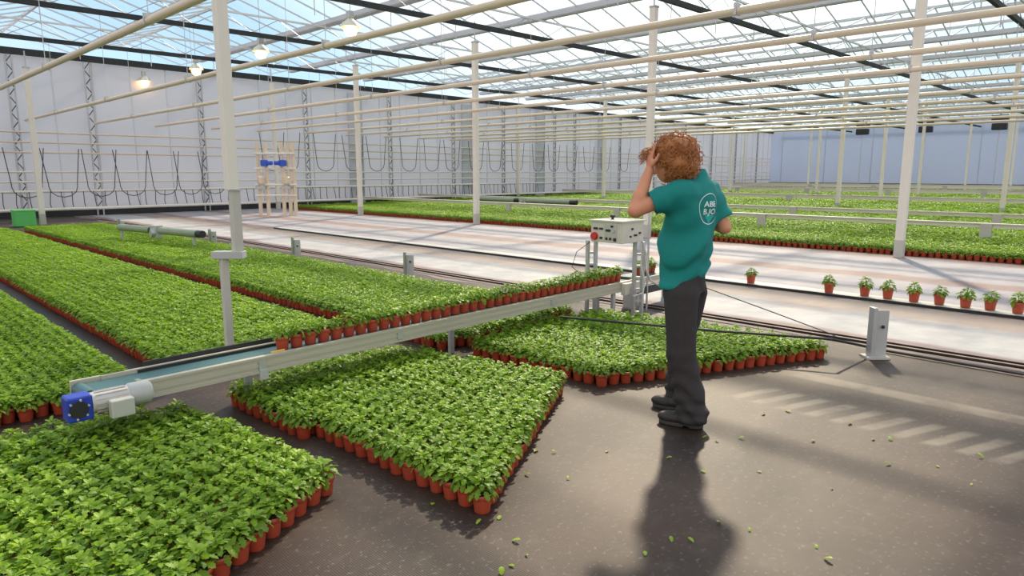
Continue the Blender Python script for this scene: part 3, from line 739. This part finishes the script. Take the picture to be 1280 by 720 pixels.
MB().tube([cp(-.02, .04, CZ-.045), cp(-.02, .25, CZ-.045)], .04, 14).build('end_roller', M['belt'], t, smooth=True)
MB().bar(cp(-.06, .262, CZ-.04), cp(.24, .262, CZ-.04), .02, .1).build('end_plate', M['rail'], t, bevel=.004)
MB().bar(cp(.205, .0, CZ-.06), cp(.235, .0, CZ-.06), .06, .14).build('end_clamp', M['olive'], t, bevel=.004)
for s_ in (.95, 2.1, 4.0): 
    MB().bar(cp(s_, -.022, CZ-.06), cp(s_+.05, -.022, CZ-.06), .014, .05).build('joint_plate', M['galv'], t)
for s_, n_ in ((.98, .2), (LEN-.35, .02), (LEN-.35, .235), (2.9, .235)):
    MB().box(tuple(cp(s_, n_, (CZ-.1)/2)), (.05, .03, CZ-.1), CANG).build('leg', M['plate'], t)
MB().box(tuple(cp(.98, -.02, CZ-.12)), (.06, .03, .07), CANG).build('leg_clamp', M['plate'], t, bevel=.003)
# drive end: blue gearbox, motor, terminal box
dq, dn = -.115, -.065
DZ, DM = .345, .352
gbx = MB().box(tuple(cp(dq, dn, DZ)), (.125, .11, .14), CANG).build('gearbox', M['blue'], t, bevel=.012)
MB().lathe(tuple(cp(dq-.01, dn-.056, DZ)), [(.046, -.006), (.046, .004)], 18, axis='Y').build('cover', M['black'], gbx)
b_ = MB()
for k in range(6):
    a = k*math.pi/3+.3; b_.lathe(tuple(cp(dq-.01+.05*math.cos(a), dn-.059, DZ+.052*math.sin(a))), [(.006, -.006), (.006, .006)], 8, axis='Y')
b_.build('bolt_ring', M['plate'], gbx)
mo = MB().tube([cp(dq+.06, dn, DM), cp(dq+.25, dn, DM)], .058, 18).build('motor', M['motor'], t, smooth=True)
fn = MB()
for k in range(14):
    a = k*2*math.pi/14; c_ = cp(dq+.155, dn+.06*math.cos(a), DM+.06*math.sin(a)); fn.bar(cp(dq+.08, dn+.06*math.cos(a), DM+.06*math.sin(a)), cp(dq+.24, dn+.06*math.cos(a), DM+.06*math.sin(a)), .004, .004)
fn.build('cooling_fins', M['motor'], mo)
MB().tube([cp(dq+.25, dn, DM), cp(dq+.26, dn, DM), cp(dq+.36, dn, DM), cp(dq+.375, dn, DM)], [.058, .066, .066, .05], 18).build('fan_cowl', M['plate'], mo, smooth=True)
MB().box(tuple(cp(dq+.19, dn-.085, DM-.035)), (.12, .06, .10), CANG).build('terminal_box', M['boxgrey'], t, bevel=.008)
MB().box(tuple(cp(dq+.02, dn+.08, DM)), (.05, .1, .06), CANG).build('drive_shaft_cover', M['rail'], t)
MB().box(tuple(cp(LEN-.1, -.05, CZ-.08)), (.32, .06, .13), CANG).build('end_bracket', M['panelbox'], t, bevel=.006)
MB().tube([cp(s0-.13, .02, CZ+.004), cp(s0-.03, .02, CZ+.004)], .008, 6).build('marker', M['yellow'], t)
# control box on two legs
t = thing('control_box', 'grey electrical control box with red stop button above the conveyor end', 'control box', (6.2, 4.55, 0))
bxc = (6.19, 4.55, .965)
bd = MB().box(bxc, (.40, .42, .23)).build('housing', M['panelbox'], t, bevel=.008)
MB().box((bxc[0], bxc[1], 1.085), (.44, .46, .018)).build('lid', M['panelbox'], t, bevel=.004)
MB().lathe((bxc[0]-.05, bxc[1]+.03, 1.11), [(.014, -.02), (.014, .0), (.028, .008), (.028, .03), (.012, .04)], 12).build('top_knob', M['black'], t, smooth=True)
fx_ = bxc[0]-.2
MB().lathe((fx_-.015, bxc[1]+.155, .925), [(.045, .012), (.045, -.008), (.03, -.02)][::-1], 18, axis='X').build('stop_button_collar', M['yellow'], bd) if False else None
sb_ = MB().lathe((fx_-.02, bxc[1]+.15, .915), [(.036, -.02), (.042, -.01), (.042, .02)], 18, axis='X').build('stop_button', M['red'], t, smooth=True)
for k, (yy, zz, w_, h_, mm) in enumerate([(.14, 1.0, .055, .022, 'black'), (.065, 1.0, .045, .02, 'black'), (-.03, .985, .06, .025, 'black'), (-.08, 1.03, .03, .022, 'black'), (.065, .90, .03, .025, 'black'), (-.01, .895, .026, .028, 'black'), (-.06, .895, .026, .028, 'black'), (-.12, .89, .035, .035, 'black'), (-.1, .98, .035, .03, 'plate')]):
    MB().box((fx_-.006, bxc[1]+yy, zz), (.016, w_, h_)).build('switch', M[mm], t, bevel=.003)
MB().box((fx_-.001, bxc[1]-.06, .965), (.006, .17, .17)).build('switch_panel', M['boxgrey'], t)
for (xx, zz, w_) in ((-.02, 1.0, .03), (-.05, .92, .02), (.04, .93, .05), (.12, .95, .03)):
    MB().box((bxc[0]+xx, bxc[1]-.215, zz), (w_, .014, .02)).build('side_fitting', M['black'], t)
def cleg(x, y, z0):
    l = MB()
    for dx in (-.045, .045): l.box((x+dx*.7, y-dx*.7, (z0+.85)/2), (.035, .035, .85-z0))
    for zz in np.arange(z0+.06, .84, .13): l.box((x, y, zz), (.09, .03, .025), math.radians(-45))
    return l.build('leg', M['galv'], t)
cleg(6.10, 4.83, .0); cleg(6.34, 4.36, .0)
MB().tube([(6.36, 4.33, .84), (6.40, 4.30, .7), (6.37, 4.28, .55), (6.45, 4.28, .42), (6.62, 4.26, .34), (6.74, 4.24, .22), (6.80, 4.24, .26)], .013, 8).build('cable', M['cable_white'], t, smooth=True)
MB().tube([(6.33, 4.32, .84), (6.30, 4.30, .6), (6.34, 4.27, .4), (6.28, 4.25, .30), (6.12, 4.27, .28)], .008, 6).build('thin_cable', M['cable_white'], t, smooth=True)
MB().tube([(6.0, 4.78, .84), (5.98, 4.95, .72), (5.96, 5.0, .55), (6.02, 4.9, .45)], .004, 5).build('loop_cable', M['black'], t, smooth=True)
# onward conveyor behind the man
t = thing('transfer_conveyor', 'short conveyor end beyond the control box, half hidden by the man', 'conveyor', tuple(cp(LEN+.5)))
MB().bar(cp(LEN+.2, .06, CZ-.05), cp(LEN+1.3, .06, CZ-.05), .03, .06).build('front_rail', M['rail'], t)
MB().bar(cp(LEN+.2, .34, CZ-.05), cp(LEN+1.3, .34, CZ-.05), .03, .06).build('back_rail', M['rail'], t)
MB().bar(cp(LEN+.2, .20, CZ-.02), cp(LEN+1.3, .20, CZ-.02), .24, .012).build('belt', M['belt'], t)
MB().bar(cp(LEN+.15, .0, CZ-.15), cp(LEN+1.1, .0, CZ-.15), .05, .09).build('drive_housing', M['black'], t)
for s_ in (.3, 1.2): MB().box(tuple(cp(LEN+s_, .2, .17)), (.05, .2, .34), CANG).build('leg', M['galv'], t)
g = G(808, 388); o = MB().tube([(g.x, g.y, 0), (g.x, g.y, 1.25)], .012, 8).build('thin_pole', M['galv']); tag(o, 'thin upright steel rod between the control box and the man', 'rod')
# cords and floor track
a = [G(x, y, .22) for x, y in ((700, 396), (800, 405), (900, 414), (1000, 421), (1040, 424))]
o = MB().tube(a+[G(1100, 437, .02), G(1280, 468, .02)], .012, 8).build('hose_line', M['black'], smooth=True); tag(o, 'thin black hose stretched over the right hand plant block', 'hose')
a = [G(872, 356, .5), G(960, 388, .3), G(1035, 416, .05), G(1060, 428, .01)]; o = MB().tube(a, .005, 6).build('cord', M['hose'], smooth=True); tag(o, 'thin dark cord running down from behind the man to the floor edge', 'cord')
t = thing('floor_track', 'low pale floor track with a dark line carrying the row of single pots', 'track', (9.4, 3, 0))
MB().box((9.42, 8, .013), (.30, 22, .026)).build('track_bed', M['boxgrey'], t); MB().box((9.25, 8, .018), (.022, 22, .034)).build('edge_strip', M['black'], t)
for k, (xx, h_, nm) in enumerate(((6.80, .03, 'dark edge pipe nearest the brown floor along its right side'), (6.98, .02, 'thin dark pipe running beside the edge pipe'))):
    o = MB().tube([(xx, -1.5, h_), (xx-.02, 6, h_), (xx, 12, h_), (xx-.1, 27, h_)], .013-.003*k, 6).build('floor_pipe', M['soil'], smooth=True); tag(o, nm, 'pipe')
# fallen leaves
for k, (px, py) in enumerate([(952, 518), (988, 515), (1015, 552), (1038, 611), (1020, 682), (1040, 702), (876, 588), (840, 573), (898, 552), (884, 547), (757, 565), (709, 597), (662, 594), (601, 652), (650, 677), (660, 695), (627, 712), (643, 708), (838, 673), (860, 674), (896, 654), (936, 661), (540, 632), (1090, 550), (1110, 548), (1170, 582), (1222, 570), (930, 548), (690, 565), (668, 565), (625, 645), (806, 690), (1060, 530), (952, 590), (1106, 580), (1215, 605)]):
    g = G(px, py, .004); r_ = np.random.default_rng(k+50); V, F = leaf_geo(r_.uniform(.018, .04), r_); a = r_.uniform(0, 6.28)
    W = np.stack([V[:, 0]*math.cos(a)-V[:, 1]*math.sin(a)+g.x, V[:, 0]*math.sin(a)+V[:, 1]*math.cos(a)+g.y, V[:, 2]-V[:, 2].min()+.002], 1)
    o = np_mesh('fallen_leaf', W, F, M['leaf']); at = o.data.attributes.new('leaf_tint', 'FLOAT', 'POINT'); at.data.foreach_set('value', np.full(len(W), .95, np.float32))
    tag(o, 'small pale green leaf fallen on the dark brown floor', 'leaf', 'fallen leaves on the floor')

# ------------------------------------------------------------------ the man
UP = np.array([0, 0, 1.])
F0, R0 = 4.35, 1.11
FA = np.array([-.82, .572, 0.]); SA = np.array([-.572, -.82, 0.])    # facing and his left, in (right, away, up)
def Lp(px, py, u=0.):
    x = (px-640)/CAM_F; y = -(py-360)/CAM_F; f = math.cos(CAM_P)+y*math.sin(CAM_P); up = -math.sin(CAM_P)+y*math.cos(CAM_P)
    t = (F0+u)/f; return np.array([x*t-R0, u, CAM_H+up*t])
def to_world(V):
    V = np.asarray(V); f = V[:, 1]+F0; r = V[:, 0]+R0
    return np.stack([(f+r)*S2, (f-r)*S2, V[:, 2]], 1)
def cap(P, a, b, ra, rb):
    a = np.asarray(a, float); b = np.asarray(b, float); ab = b-a; t = np.clip(((P-a)@ab)/(ab@ab), 0, 1)
    return np.linalg.norm(P-a-t[:, None]*ab, axis=1)-(ra+(rb-ra)*t)
def ell(P, c, rad, ax):
    q = np.stack([(P-c)@a for a in ax], 1); rad = np.asarray(rad); k0 = np.linalg.norm(q/rad, axis=1); k1 = np.linalg.norm(q/rad**2, axis=1)+1e-9
    return k0*(k0-1)/k1
def smin(a, b, k): h = np.clip(.5+.5*(b-a)/k, 0, 1); return b*(1-h)+a*h-k*h*(1-h)
def surfnet(fn, lo, hi, h):
    lo = np.array(lo); n = np.ceil((np.array(hi)-lo)/h).astype(int)+1
    gx_, gy_, gz_ = [lo[i]+h*np.arange(n[i]) for i in range(3)]
    P = np.stack(np.meshgrid(gx_, gy_, gz_, indexing='ij'), -1).reshape(-1, 3)
    D = np.empty(len(P))
    for i in range(0, len(P), 400000): D[i:i+400000] = fn(P[i:i+400000])
    D = D.reshape(n); ins = D < 0
    c = [(0,0,0),(1,0,0),(0,1,0),(1,1,0),(0,0,1),(1,0,1),(0,1,1),(1,1,1)]
    sl = lambda A, o: A[o[0]:n[0]-1+o[0], o[1]:n[1]-1+o[1], o[2]:n[2]-1+o[2]]
    cnt = sum(sl(ins, o).astype(int) for o in c); act = (cnt > 0) & (cnt < 8)
    idx = -np.ones(act.shape, int); ids = np.argwhere(act); idx[act] = np.arange(len(ids))
    acc = np.zeros((len(ids), 3)); w = np.zeros(len(ids))
    vals = [sl(D, o)[act] for o in c]
    for a in range(8):
        for b in range(a+1, 8):
            if sum(abs(c[a][i]-c[b][i]) for i in range(3)) != 1: continue
            va, vb = vals[a], vals[b]; m = (va < 0) != (vb < 0); t = np.where(m, va/(va-vb+1e-12), 0)
            pa = np.array(c[a], float); pb = np.array(c[b], float); acc[m] += pa+(pb-pa)*t[m][:, None]; w[m] += 1
    V = lo+h*(ids+acc/w[:, None]); Fs = []
    for ax in range(3):
        o = [0, 0, 0]; o[ax] = 1; a1, a2 = (ax+1) % 3, (ax+2) % 3
        A = ins[:n[0]-o[0], :n[1]-o[1], :n[2]-o[2]]; B = ins[o[0]:, o[1]:, o[2]:]
        e = np.argwhere(A != B)
        e = e[(e[:, a1] > 0) & (e[:, a2] > 0) & (e[:, a1] < n[a1]-1) & (e[:, a2] < n[a2]-1)]
        d1 = np.zeros(3, int); d1[a1] = 1; d2 = np.zeros(3, int); d2[a2] = 1
        q = [idx[tuple((e-x_).T)] for x_ in (0*d1, d1, d1+d2, d2)]; q = np.stack(q, 1)
        fl = A[tuple(e.T)]; q[fl] = q[fl]; q[~fl] = q[~fl][:, ::-1]; Fs.append(q)
    Fq = np.concatenate(Fs); Fq = Fq[(Fq >= 0).all(1)]
    return V, Fq
def relax(V, F, it=2):
    for _ in range(it):
        A = np.zeros_like(V); W = np.zeros(len(V))
        for i in range(4):
            j = F[:, (i+1) % 4]; np.add.at(A, F[:, i], V[j]); np.add.at(W, F[:, i], 1); np.add.at(A, j, V[F[:, i]]); np.add.at(W, j, 1)
        V = .5*V+.5*A/W[:, None]
    return V
base = to_world(np.array([[0, .03, 0]]))[0]
man = thing('person', 'man in teal t-shirt and dark trousers, one hand raised into his curly ginger hair', 'person', tuple(base))
HC = Lp(838, 203, .0)                        # head centre
hf = np.array([-.86, .44, -.25]); hf /= np.linalg.norm(hf); hs = np.cross(UP, hf); hs /= np.linalg.norm(hs); hu = np.cross(hf, hs)
NB = Lp(866, 224, .02)
LS, LE, LW = Lp(852, 239, -.12), Lp(794, 263, -.10), Lp(812, 212, -.03)
RS, RE = Lp(886, 240, .15), Lp(905, 284, .10); RW = Lp(878, 276, .34)
def hand(P, w, d, n, curl, r=.0085):
    """palm from wrist w along d, palm normal n; four fingers and a thumb"""
    d = d/np.linalg.norm(d); n = n-d*(n@d); n /= np.linalg.norm(n); s = np.cross(d, n)
    D = ell(P, w+d*.048, (.052, .040, .016), (d, s, n))
    for k, (o, l) in enumerate(((-.030, .068), (-.010, .078), (.011, .073), (.030, .058))):
        a = w+d*.085+s*o*.9; dd = d*math.cos(curl*.4)+n*math.sin(curl*.4)+s*o*3; b = a+dd*l*.45
        dd = d*math.cos(curl)+n*math.sin(curl)+s*o*3; c = b+dd*l*.32; dd = d*math.cos(curl*1.6)+n*math.sin(curl*1.6); e_ = c+dd*l*.25
        f = np.minimum(np.minimum(cap(P, a, b, r*1.1, r), cap(P, b, c, r, r*.93)), cap(P, c, e_, r*.93, r*.8)); D = smin(D, f, .006)
    a = w+d*.03-s*.03; b = a+d*.028-s*.028+n*.01; c = b+d*.034-s*.006+n*.012
    return smin(smin(D, cap(P, a, b, .013, .0115), .01), cap(P, b, c, .011, .009), .006)
HIPL, HIPR = Lp(852, 370, -.06), Lp(862, 366, .11)
KL, KR = Lp(851, 443, -.12), Lp(850, 436, .15)
AL, AR = Lp(866, 517, -.18), Lp(850, 492, .22)
def body(P):
    D = ell(P, HC+hu*.015, (.098, .078, .108), (hf, hs, hu))
    D = smin(D, ell(P, HC+hf*.032-hu*.062, (.062, .055, .058), (hf, hs, hu)), .03)          # jaw
    D = smin(D, cap(P, HC+hf*.088-hu*.004, HC+hf*.112-hu*.036, .009, .014), .012)           # nose
    D = smin(D, ell(P, HC+hf*.084-hu*.062, (.014, .026, .009), (hf, hs, hu)), .008)         # lips
    D = smin(D, ell(P, HC+hf*.088+hu*.028, (.012, .05, .010), (hf, hs, hu)), .014)          # brow
    for sg in (-1, 1):
        D = smin(D, ell(P, HC+hs*.078*sg-hu*.01-hf*.005, (.02, .010, .031), (hf, hs, hu)), .006)
        D = np.maximum(D, -(np.linalg.norm(P-(HC+hf*.100+hs*.031*sg+hu*.008), axis=1)-.012))   # eye sockets
    D = smin(D, cap(P, HC-hu*.07-hf*.025, NB+UP*-.03, .055, .064), .025)
    D = smin(D, cap(P, NB-UP*.10, Lp(856, 345, .05), .09, .10), .05)
    D = smin(D, cap(P, LS, RS, .055, .055), .05)
    D = smin(D, cap(P, LS, LE, .054, .044), .02); D = smin(D, cap(P, LE, LE+(LW-LE)*.35, .043, .044), .012); D = smin(D, cap(P, LE+(LW-LE)*.3, LW, .044, .028), .012)
    D = smin(D, hand(P, LW, np.array([.02, .02, 1.]), np.array([.9, .3, .0]), .45), .012)
    D = smin(D, cap(P, RS, RE, .054, .043), .02); D = smin(D, cap(P, RE, RW, .044, .028), .014)
    D = smin(D, hand(P, RW, RW-RE, np.array([-.6, 0, -.5]), .7), .012)
    for h_, k_, a_ in ((HIPL, KL, AL), (HIPR, KR, AR)):
        D = smin(D, cap(P, h_, k_, .075, .05), .04); D = smin(D, cap(P, k_, a_, .05, .036), .02)
        D = smin(D, cap(P, a_, a_+FA*.10-UP*(a_[2]-.05), .036, .03), .02)
    return D
V, Fq = surfnet(body, (-.50, -.42, -.0), (.42, .62, 1.92), .0068); V = relax(V, Fq, 1)
np_mesh('body', to_world(V), Fq, M['skin'], man)
for sg in (-1, 1):
    c_ = HC+hf*.093+hs*.031*sg+hu*.008; m_ = MB(); w_ = to_world(c_[None])[0]; m_.lathe(tuple(w_), [(.0, -.011), (.008, -.008), (.011, 0), (.008, .008), (.0, .011)], 10, close=False); m_.build('eye', M['eye'], man, smooth=True)
# shirt
zs = np.array([.88, .93, 1.03, 1.17, 1.30, 1.40, 1.47, 1.53, 1.58, 1.64])
cxs = np.array([Lp(p_, 300, 0)[0] for p_ in (853, 854, 858, 859.5, 862, 866, 868, 869, 868, 866)])
aa = np.array([.150, .152, .175, .188, .205, .210, .200, .150, .085, .066]); bb = np.array([.125, .128, .150, .160, .150, .145, .130, .105, .075, .058])
def wr(P, A, B, C): return A*np.sin(B@P.T+C)
def shirt(P, infl=0.):
    z = P[:, 2]; cx_ = np.interp(z, zs, cxs); a = np.interp(z, zs, aa); b = np.interp(z, zs, bb)
    q = P-np.stack([cx_, np.full(len(P), .03), z], 1); s = q@SA; f = q@FA
    # flatter back
    k = np.sqrt((s/a)**2+(f/b)**2); D = (k-1)*np.minimum(a, b)*.95
    D = np.maximum(D, z-1.625); D = np.maximum(D, .905+.02*np.sin(P[:, 0]*14+1)-z)
    fold = .006*np.sin(9*s+38*z+5*f)*np.clip((1.2-z)*4, 0, 1)+.005*np.sin(42*z-16*s+2)*np.clip((1.12-z)*5, 0, 1)+.004*np.sin(31*s+7*z)*np.clip((1.45-z)*3, 0, 1)
    # gathered twist on the right hip
    K = Lp(889, 331, .12); kd = np.linalg.norm(P-K, axis=1); fold = fold-.020*np.exp(-(kd/.045)**2)+.008*np.exp(-(kd/.16)**2)*np.sin(60*(z-K[2])+20*s)
    fold = fold+.010*np.sin(26*(s*.8+z*.9)+.5)*np.exp(-((z-1.15)/.12)**2)*np.clip(s*4+.6, 0, 1)
    fold = fold*1.5+.006*np.sin(70*(z*.6+s*.9)+2*np.sin(9*z))*np.exp(-((z-1.02)/.09)**2)+.007*np.sin(38*(s-.55*z)+1.2)*np.exp(-((z-1.36)/.09)**2)
    D = D+fold
    for (a_, b_, e_) in ((LS, LE, .64), (RS, RE, .78)):
        h_ = a_+(b_-a_)*e_; dn_ = (b_-a_)/np.linalg.norm(b_-a_)
        sl_ = cap(P, a_+UP*.0, a_+(b_-a_)*1.0, .074, .080)+.004*np.sin(60*(P@dn_)+3)*1.0
        sl_ = np.maximum(sl_, (P-h_)@dn_); D = smin(D, sl_, .07)
        D = np.maximum(D, -(np.maximum(cap(P, a_+(b_-a_)*.3, b_+(b_-a_)*.3, .062, .070), (h_-(b_-a_)*.12-P)@dn_))) if True else D
    # neck opening
    D = np.maximum(D, -np.maximum(cap(P, NB+UP*-.02, NB+UP*.2, .060, .060), 1.60-P[:, 2]+.0))
    D = np.maximum(D, -np.maximum((np.sqrt(((q@SA)/.13)**2+((q@FA)/.105)**2)-1)*.1, P[:, 2]-.94))
    return D
V, Fq = surfnet(shirt, (-.40, -.40, .86), (.42, .42, 1.66), .0075); V = relax(V, Fq, 2); VS, FSq = V, Fq
sh = np_mesh('shirt', to_world(V), Fq, M['shirt'], man)
# print on the back of the shirt: a round badge with lettering, laid on the cloth
bvh = BVHTree.FromPolygons([Vector(v) for v in VS], [tuple(int(i) for i in f) for f in FSq])
bc = Lp(885.5, 259, .0); bcc = np.array([np.interp(bc[2], zs, cxs), .03, bc[2]])
sx_off = -.064
def onback(x, z, off=.0022):       # x to the reader's right across the back, z up
    o = bcc-SA*(x+sx_off)+UP*z-FA*.5; hit = bvh.ray_cast(Vector(o), Vector(FA), 1.0)
    return (np.array(hit[0])-FA*off) if hit[0] is not None else o+FA*.35
def print_mesh(name, polys, m):
    Vv, Ff = [], []
    for pl in polys:
        n0 = len(Vv); Vv += [onback(*p_) for p_ in pl]; Ff.append(tuple(range(n0, n0+len(pl))))
    W = to_world(np.array(Vv))-np.array(parent_loc(sh)); me = bpy.data.meshes.new(name); me.from_pydata(W.tolist(), [], Ff); me.materials.append(m); me.update()
    o = bpy.data.objects.new(name, me); COL.objects.link(o); o.parent = sh; return o
def ring(rx, rz, w, n=48, c=(0, 0)):
    out = []
    for k in range(n):
        a, b = 2*math.pi*k/n, 2*math.pi*(k+1)/n
        pt = lambda r_, t_: (c[0]+(rx+r_)*math.cos(t_), c[1]+(rz+r_)*(math.sin(t_) if math.sin(t_) > 0 else math.sin(t_)*1.12))
        out.append([pt(0, a), pt(w, a), pt(w, b), pt(0, b)])
    return out
print_mesh('badge_ring', ring(.088, .086, .0045), M['print_white'])
tri = []
for k in range(8):
    z0, z1 = -.045-.006*k, -.045-.006*(k+1); w0, w1 = .040-.0045*k, .040-.0045*(k+1)
    tri.append([(-w0, z0), (w0, z0), (w1, z1), (-w1, z1)])
print_mesh('badge_wedge', tri, M['print_teal'])
def letters(txt, h, x0, z0):
    cu = bpy.data.curves.new('txt', 'FONT'); cu.body = txt; cu.size = h*1.38; cu.align_x = 'CENTER'; cu.offset = h*.03; cu.resolution_u = 3
    o = bpy.data.objects.new('txt', cu); COL.objects.link(o); bpy.context.view_layer.update()
    me = o.evaluated_get(bpy.context.evaluated_depsgraph_get()).to_mesh()
    out = [[(me.vertices[i].co.x*1.08+x0, me.vertices[i].co.y+z0) for i in p_.vertices] for p_ in me.polygons]
    o.to_mesh_clear() if hasattr(o, 'to_mesh_clear') else None
    bpy.data.objects.remove(o); bpy.data.curves.remove(cu); return out
print_mesh('badge_lettering', letters('ABE', .035, -.006, .008)+letters('B.JO', .035, -.006, -.038), M['print_white'])
# trousers
def trousers(P):
    z = P[:, 2]; W0 = Lp(856, 348, .03)
    q = P-np.stack([np.full(len(P), W0[0]), np.full(len(P), .03), z], 1); s = q@SA; f = q@FA
    D = (np.sqrt((s/.158)**2+(f/.125)**2)-1)*.125; D = np.maximum(np.maximum(D, z-1.0), .84-z)
    for h_, k_, a_ in ((HIPL, KL, AL), (HIPR, KR, AR)):
        D = smin(D, cap(P, h_, k_, .108, .088), .035); D = smin(D, cap(P, k_, a_-UP*.02, .088, .088), .02)
    w = .007*np.sin(55*z+14*s+3*np.sin(20*f))*np.clip((.50-z)*4, 0, 1)+.006*np.sin(85*z-25*s+9*f)*np.clip((.26-z)*7, 0, 1)+.004*np.sin(24*s+9*z)+.005*np.sin(30*f-8*z)*np.clip((.9-z)*3, 0, 1)
    D = D+w
    D = np.maximum(D, .045+.03*(P@FA-(-.0))*0-z)
    return D
V, Fq = surfnet(trousers, (-.32, -.44, .03), (.32, .46, 1.03), .0085); V = relax(V, Fq, 1); np_mesh('trousers', to_world(V), Fq, M['trouser'], man)
# shoes
def w2l(g): f = (g.x+g.y)*S2-F0; r = (g.x-g.y)*S2-R0; return np.array([r, f, 0.])
for heel, toe in ((w2l(G(879, 536)), w2l(G(823, 527))), (w2l(G(866, 516)), w2l(G(822, 508)))):
    d_ = toe-heel; Ls = .285; d_ /= np.linalg.norm(d_); toe = heel+d_*Ls; s_ax = np.cross(UP, d_)
    if True:
        def shoe(P):
            up_ = smin(ell(P, heel+d_*.085+UP*.055, (.078, .042, .062), (d_, s_ax, UP)), ell(P, heel+d_*.20+UP*.045, (.095, .047, .042), (d_, s_ax, UP)), .03)
            up_ = smin(up_, cap(P, heel+d_*.06+UP*.07, heel+d_*.07+UP*.13, .042, .044), .02); up_ = np.maximum(up_, .018-P[:, 2])
            lac = ell(P, heel+d_*.15+UP*.088, (.045, .02, .012), (d_, s_ax, UP)); return smin(up_, lac, .006)
        def sole(P):
            q = P-heel; x_ = q@d_; y_ = q@s_ax; wd_ = .036+.012*np.sin(np.clip((x_-.02)/.26, 0, 1)*math.pi)
            e_ = np.sqrt(np.maximum(np.abs(x_-.142)-.10, 0)**2+y_**2*.0+np.maximum(np.abs(y_)-wd_+.04, 0)**2)-.042
            hl = .012*((x_ > .085) & (x_ < .12))
            return np.maximum(np.maximum(e_, P[:, 2]-.026), .003+hl-P[:, 2])
        lo = np.minimum(heel, toe)-.1; hi = np.maximum(heel, toe)+.1; lo[2] = -.02; hi[2] = .22
        V, Fq = surfnet(shoe, lo, hi, .006); s_o = np_mesh('shoe', to_world(relax(V, Fq, 1)), Fq, M['shoe'], man)
        V, Fq = surfnet(sole, lo, hi, .005); np_mesh('sole', to_world(V), Fq, M['sole'], s_o)
# hair: a curly mop around the skull plus many curls
hcen = HC+hu*.035-hf*.028+np.array([.012, 0, 0])
rg = np.random.default_rng(3); bl = []
for k in range(170):
    v = rg.normal(0, 1, 3); v /= np.linalg.norm(v)
    if v@hf > .45 and v@hu < .25: continue
    if v@hu < -.92: continue
    bl.append((hcen+(hf*(v@hf)*.105+hs*(v@hs)*.098+hu*(v@hu)*(.095 if v@hu > 0 else .135)), rg.uniform(.020, .042)))
def hairmass(P):
    D = smin(ell(P, hcen, (.122, .112, .110), (hf, hs, hu)), ell(P, hcen-hu*.07-hf*.03, (.10, .105, .085), (hf, hs, hu)), .03); D = np.maximum(D, -(ell(P, HC+hf*.10-hu*.055, (.085, .085, .085), (hf, hs, hu))))
    for c_, r_ in bl: D = smin(D, np.linalg.norm(P-c_, axis=1)-r_, .010)
    D = np.maximum(D, -(np.linalg.norm(P-(HC+hf*.10-hu*.075), axis=1)-.075))
    return D
V, Fq = surfnet(hairmass, HC-.22, HC+.22, .0065); hm = np_mesh('hair', to_world(V), Fq, M['hair'], man)
m_ = MB()
for k in range(900):
    v = rg.normal(0, 1, 3); v /= np.linalg.norm(v)
    a_f, a_s, a_u = v@hf, v@hs, v@hu
    if (a_f > .5 and a_u < .1) or a_u < -.93: continue
    p0 = hcen+hf*a_f*.112+hs*a_s*.106+hu*a_u*(.102 if a_u > 0 else .145)
    out = v*.6-UP*rg.uniform(.1, .8)+rg.normal(0, .45, 3); out /= np.linalg.norm(out); a = np.cross(out, rg.normal(0, 1, 3)); a /= np.linalg.norm(a); b = np.cross(out, a)
    R_ = rg.uniform(.007, .015); Lc = rg.uniform(.03, .075); tn = rg.uniform(1.0, 2.2); pts_ = []
    for i in range(13):
        t_ = i/12; pts_.append(p0+v*.012*math.sin(t_*math.pi)+out*Lc*t_+(a*math.cos(t_*tn*6.28)+b*math.sin(t_*tn*6.28))*R_)
    W = to_world(np.array(pts_)); m_.tube([tuple(w_) for w_ in W], [.0032*(1-.5*i/12) for i in range(13)], 4, caps=False)
for k in range(60):       # locks over the brow and the hand
    p0 = HC+hf*rg.uniform(.05, .10)+hu*rg.uniform(.075, .105)+hs*rg.uniform(-.05, .09); pts_ = []; dr = np.array([-1, .1, rg.uniform(-.35, .25)])+rg.normal(0, .2, 3); dr /= np.linalg.norm(dr)
    a = np.cross(dr, UP); a /= np.linalg.norm(a); b = np.cross(dr, a)
    for i in range(13):
        t_ = i/12; pts_.append(p0+dr*t_*rg.uniform(.06, .062)*1.3-UP*.03*t_**2+(a*math.cos(t_*9)+b*math.sin(t_*9))*.008)
    W = to_world(np.array(pts_)); m_.tube([tuple(w_) for w_ in W], [.0035*(1-.6*i/12) for i in range(13)], 4, caps=False)
m_.build('curls', M['hair'], hm, smooth=True)
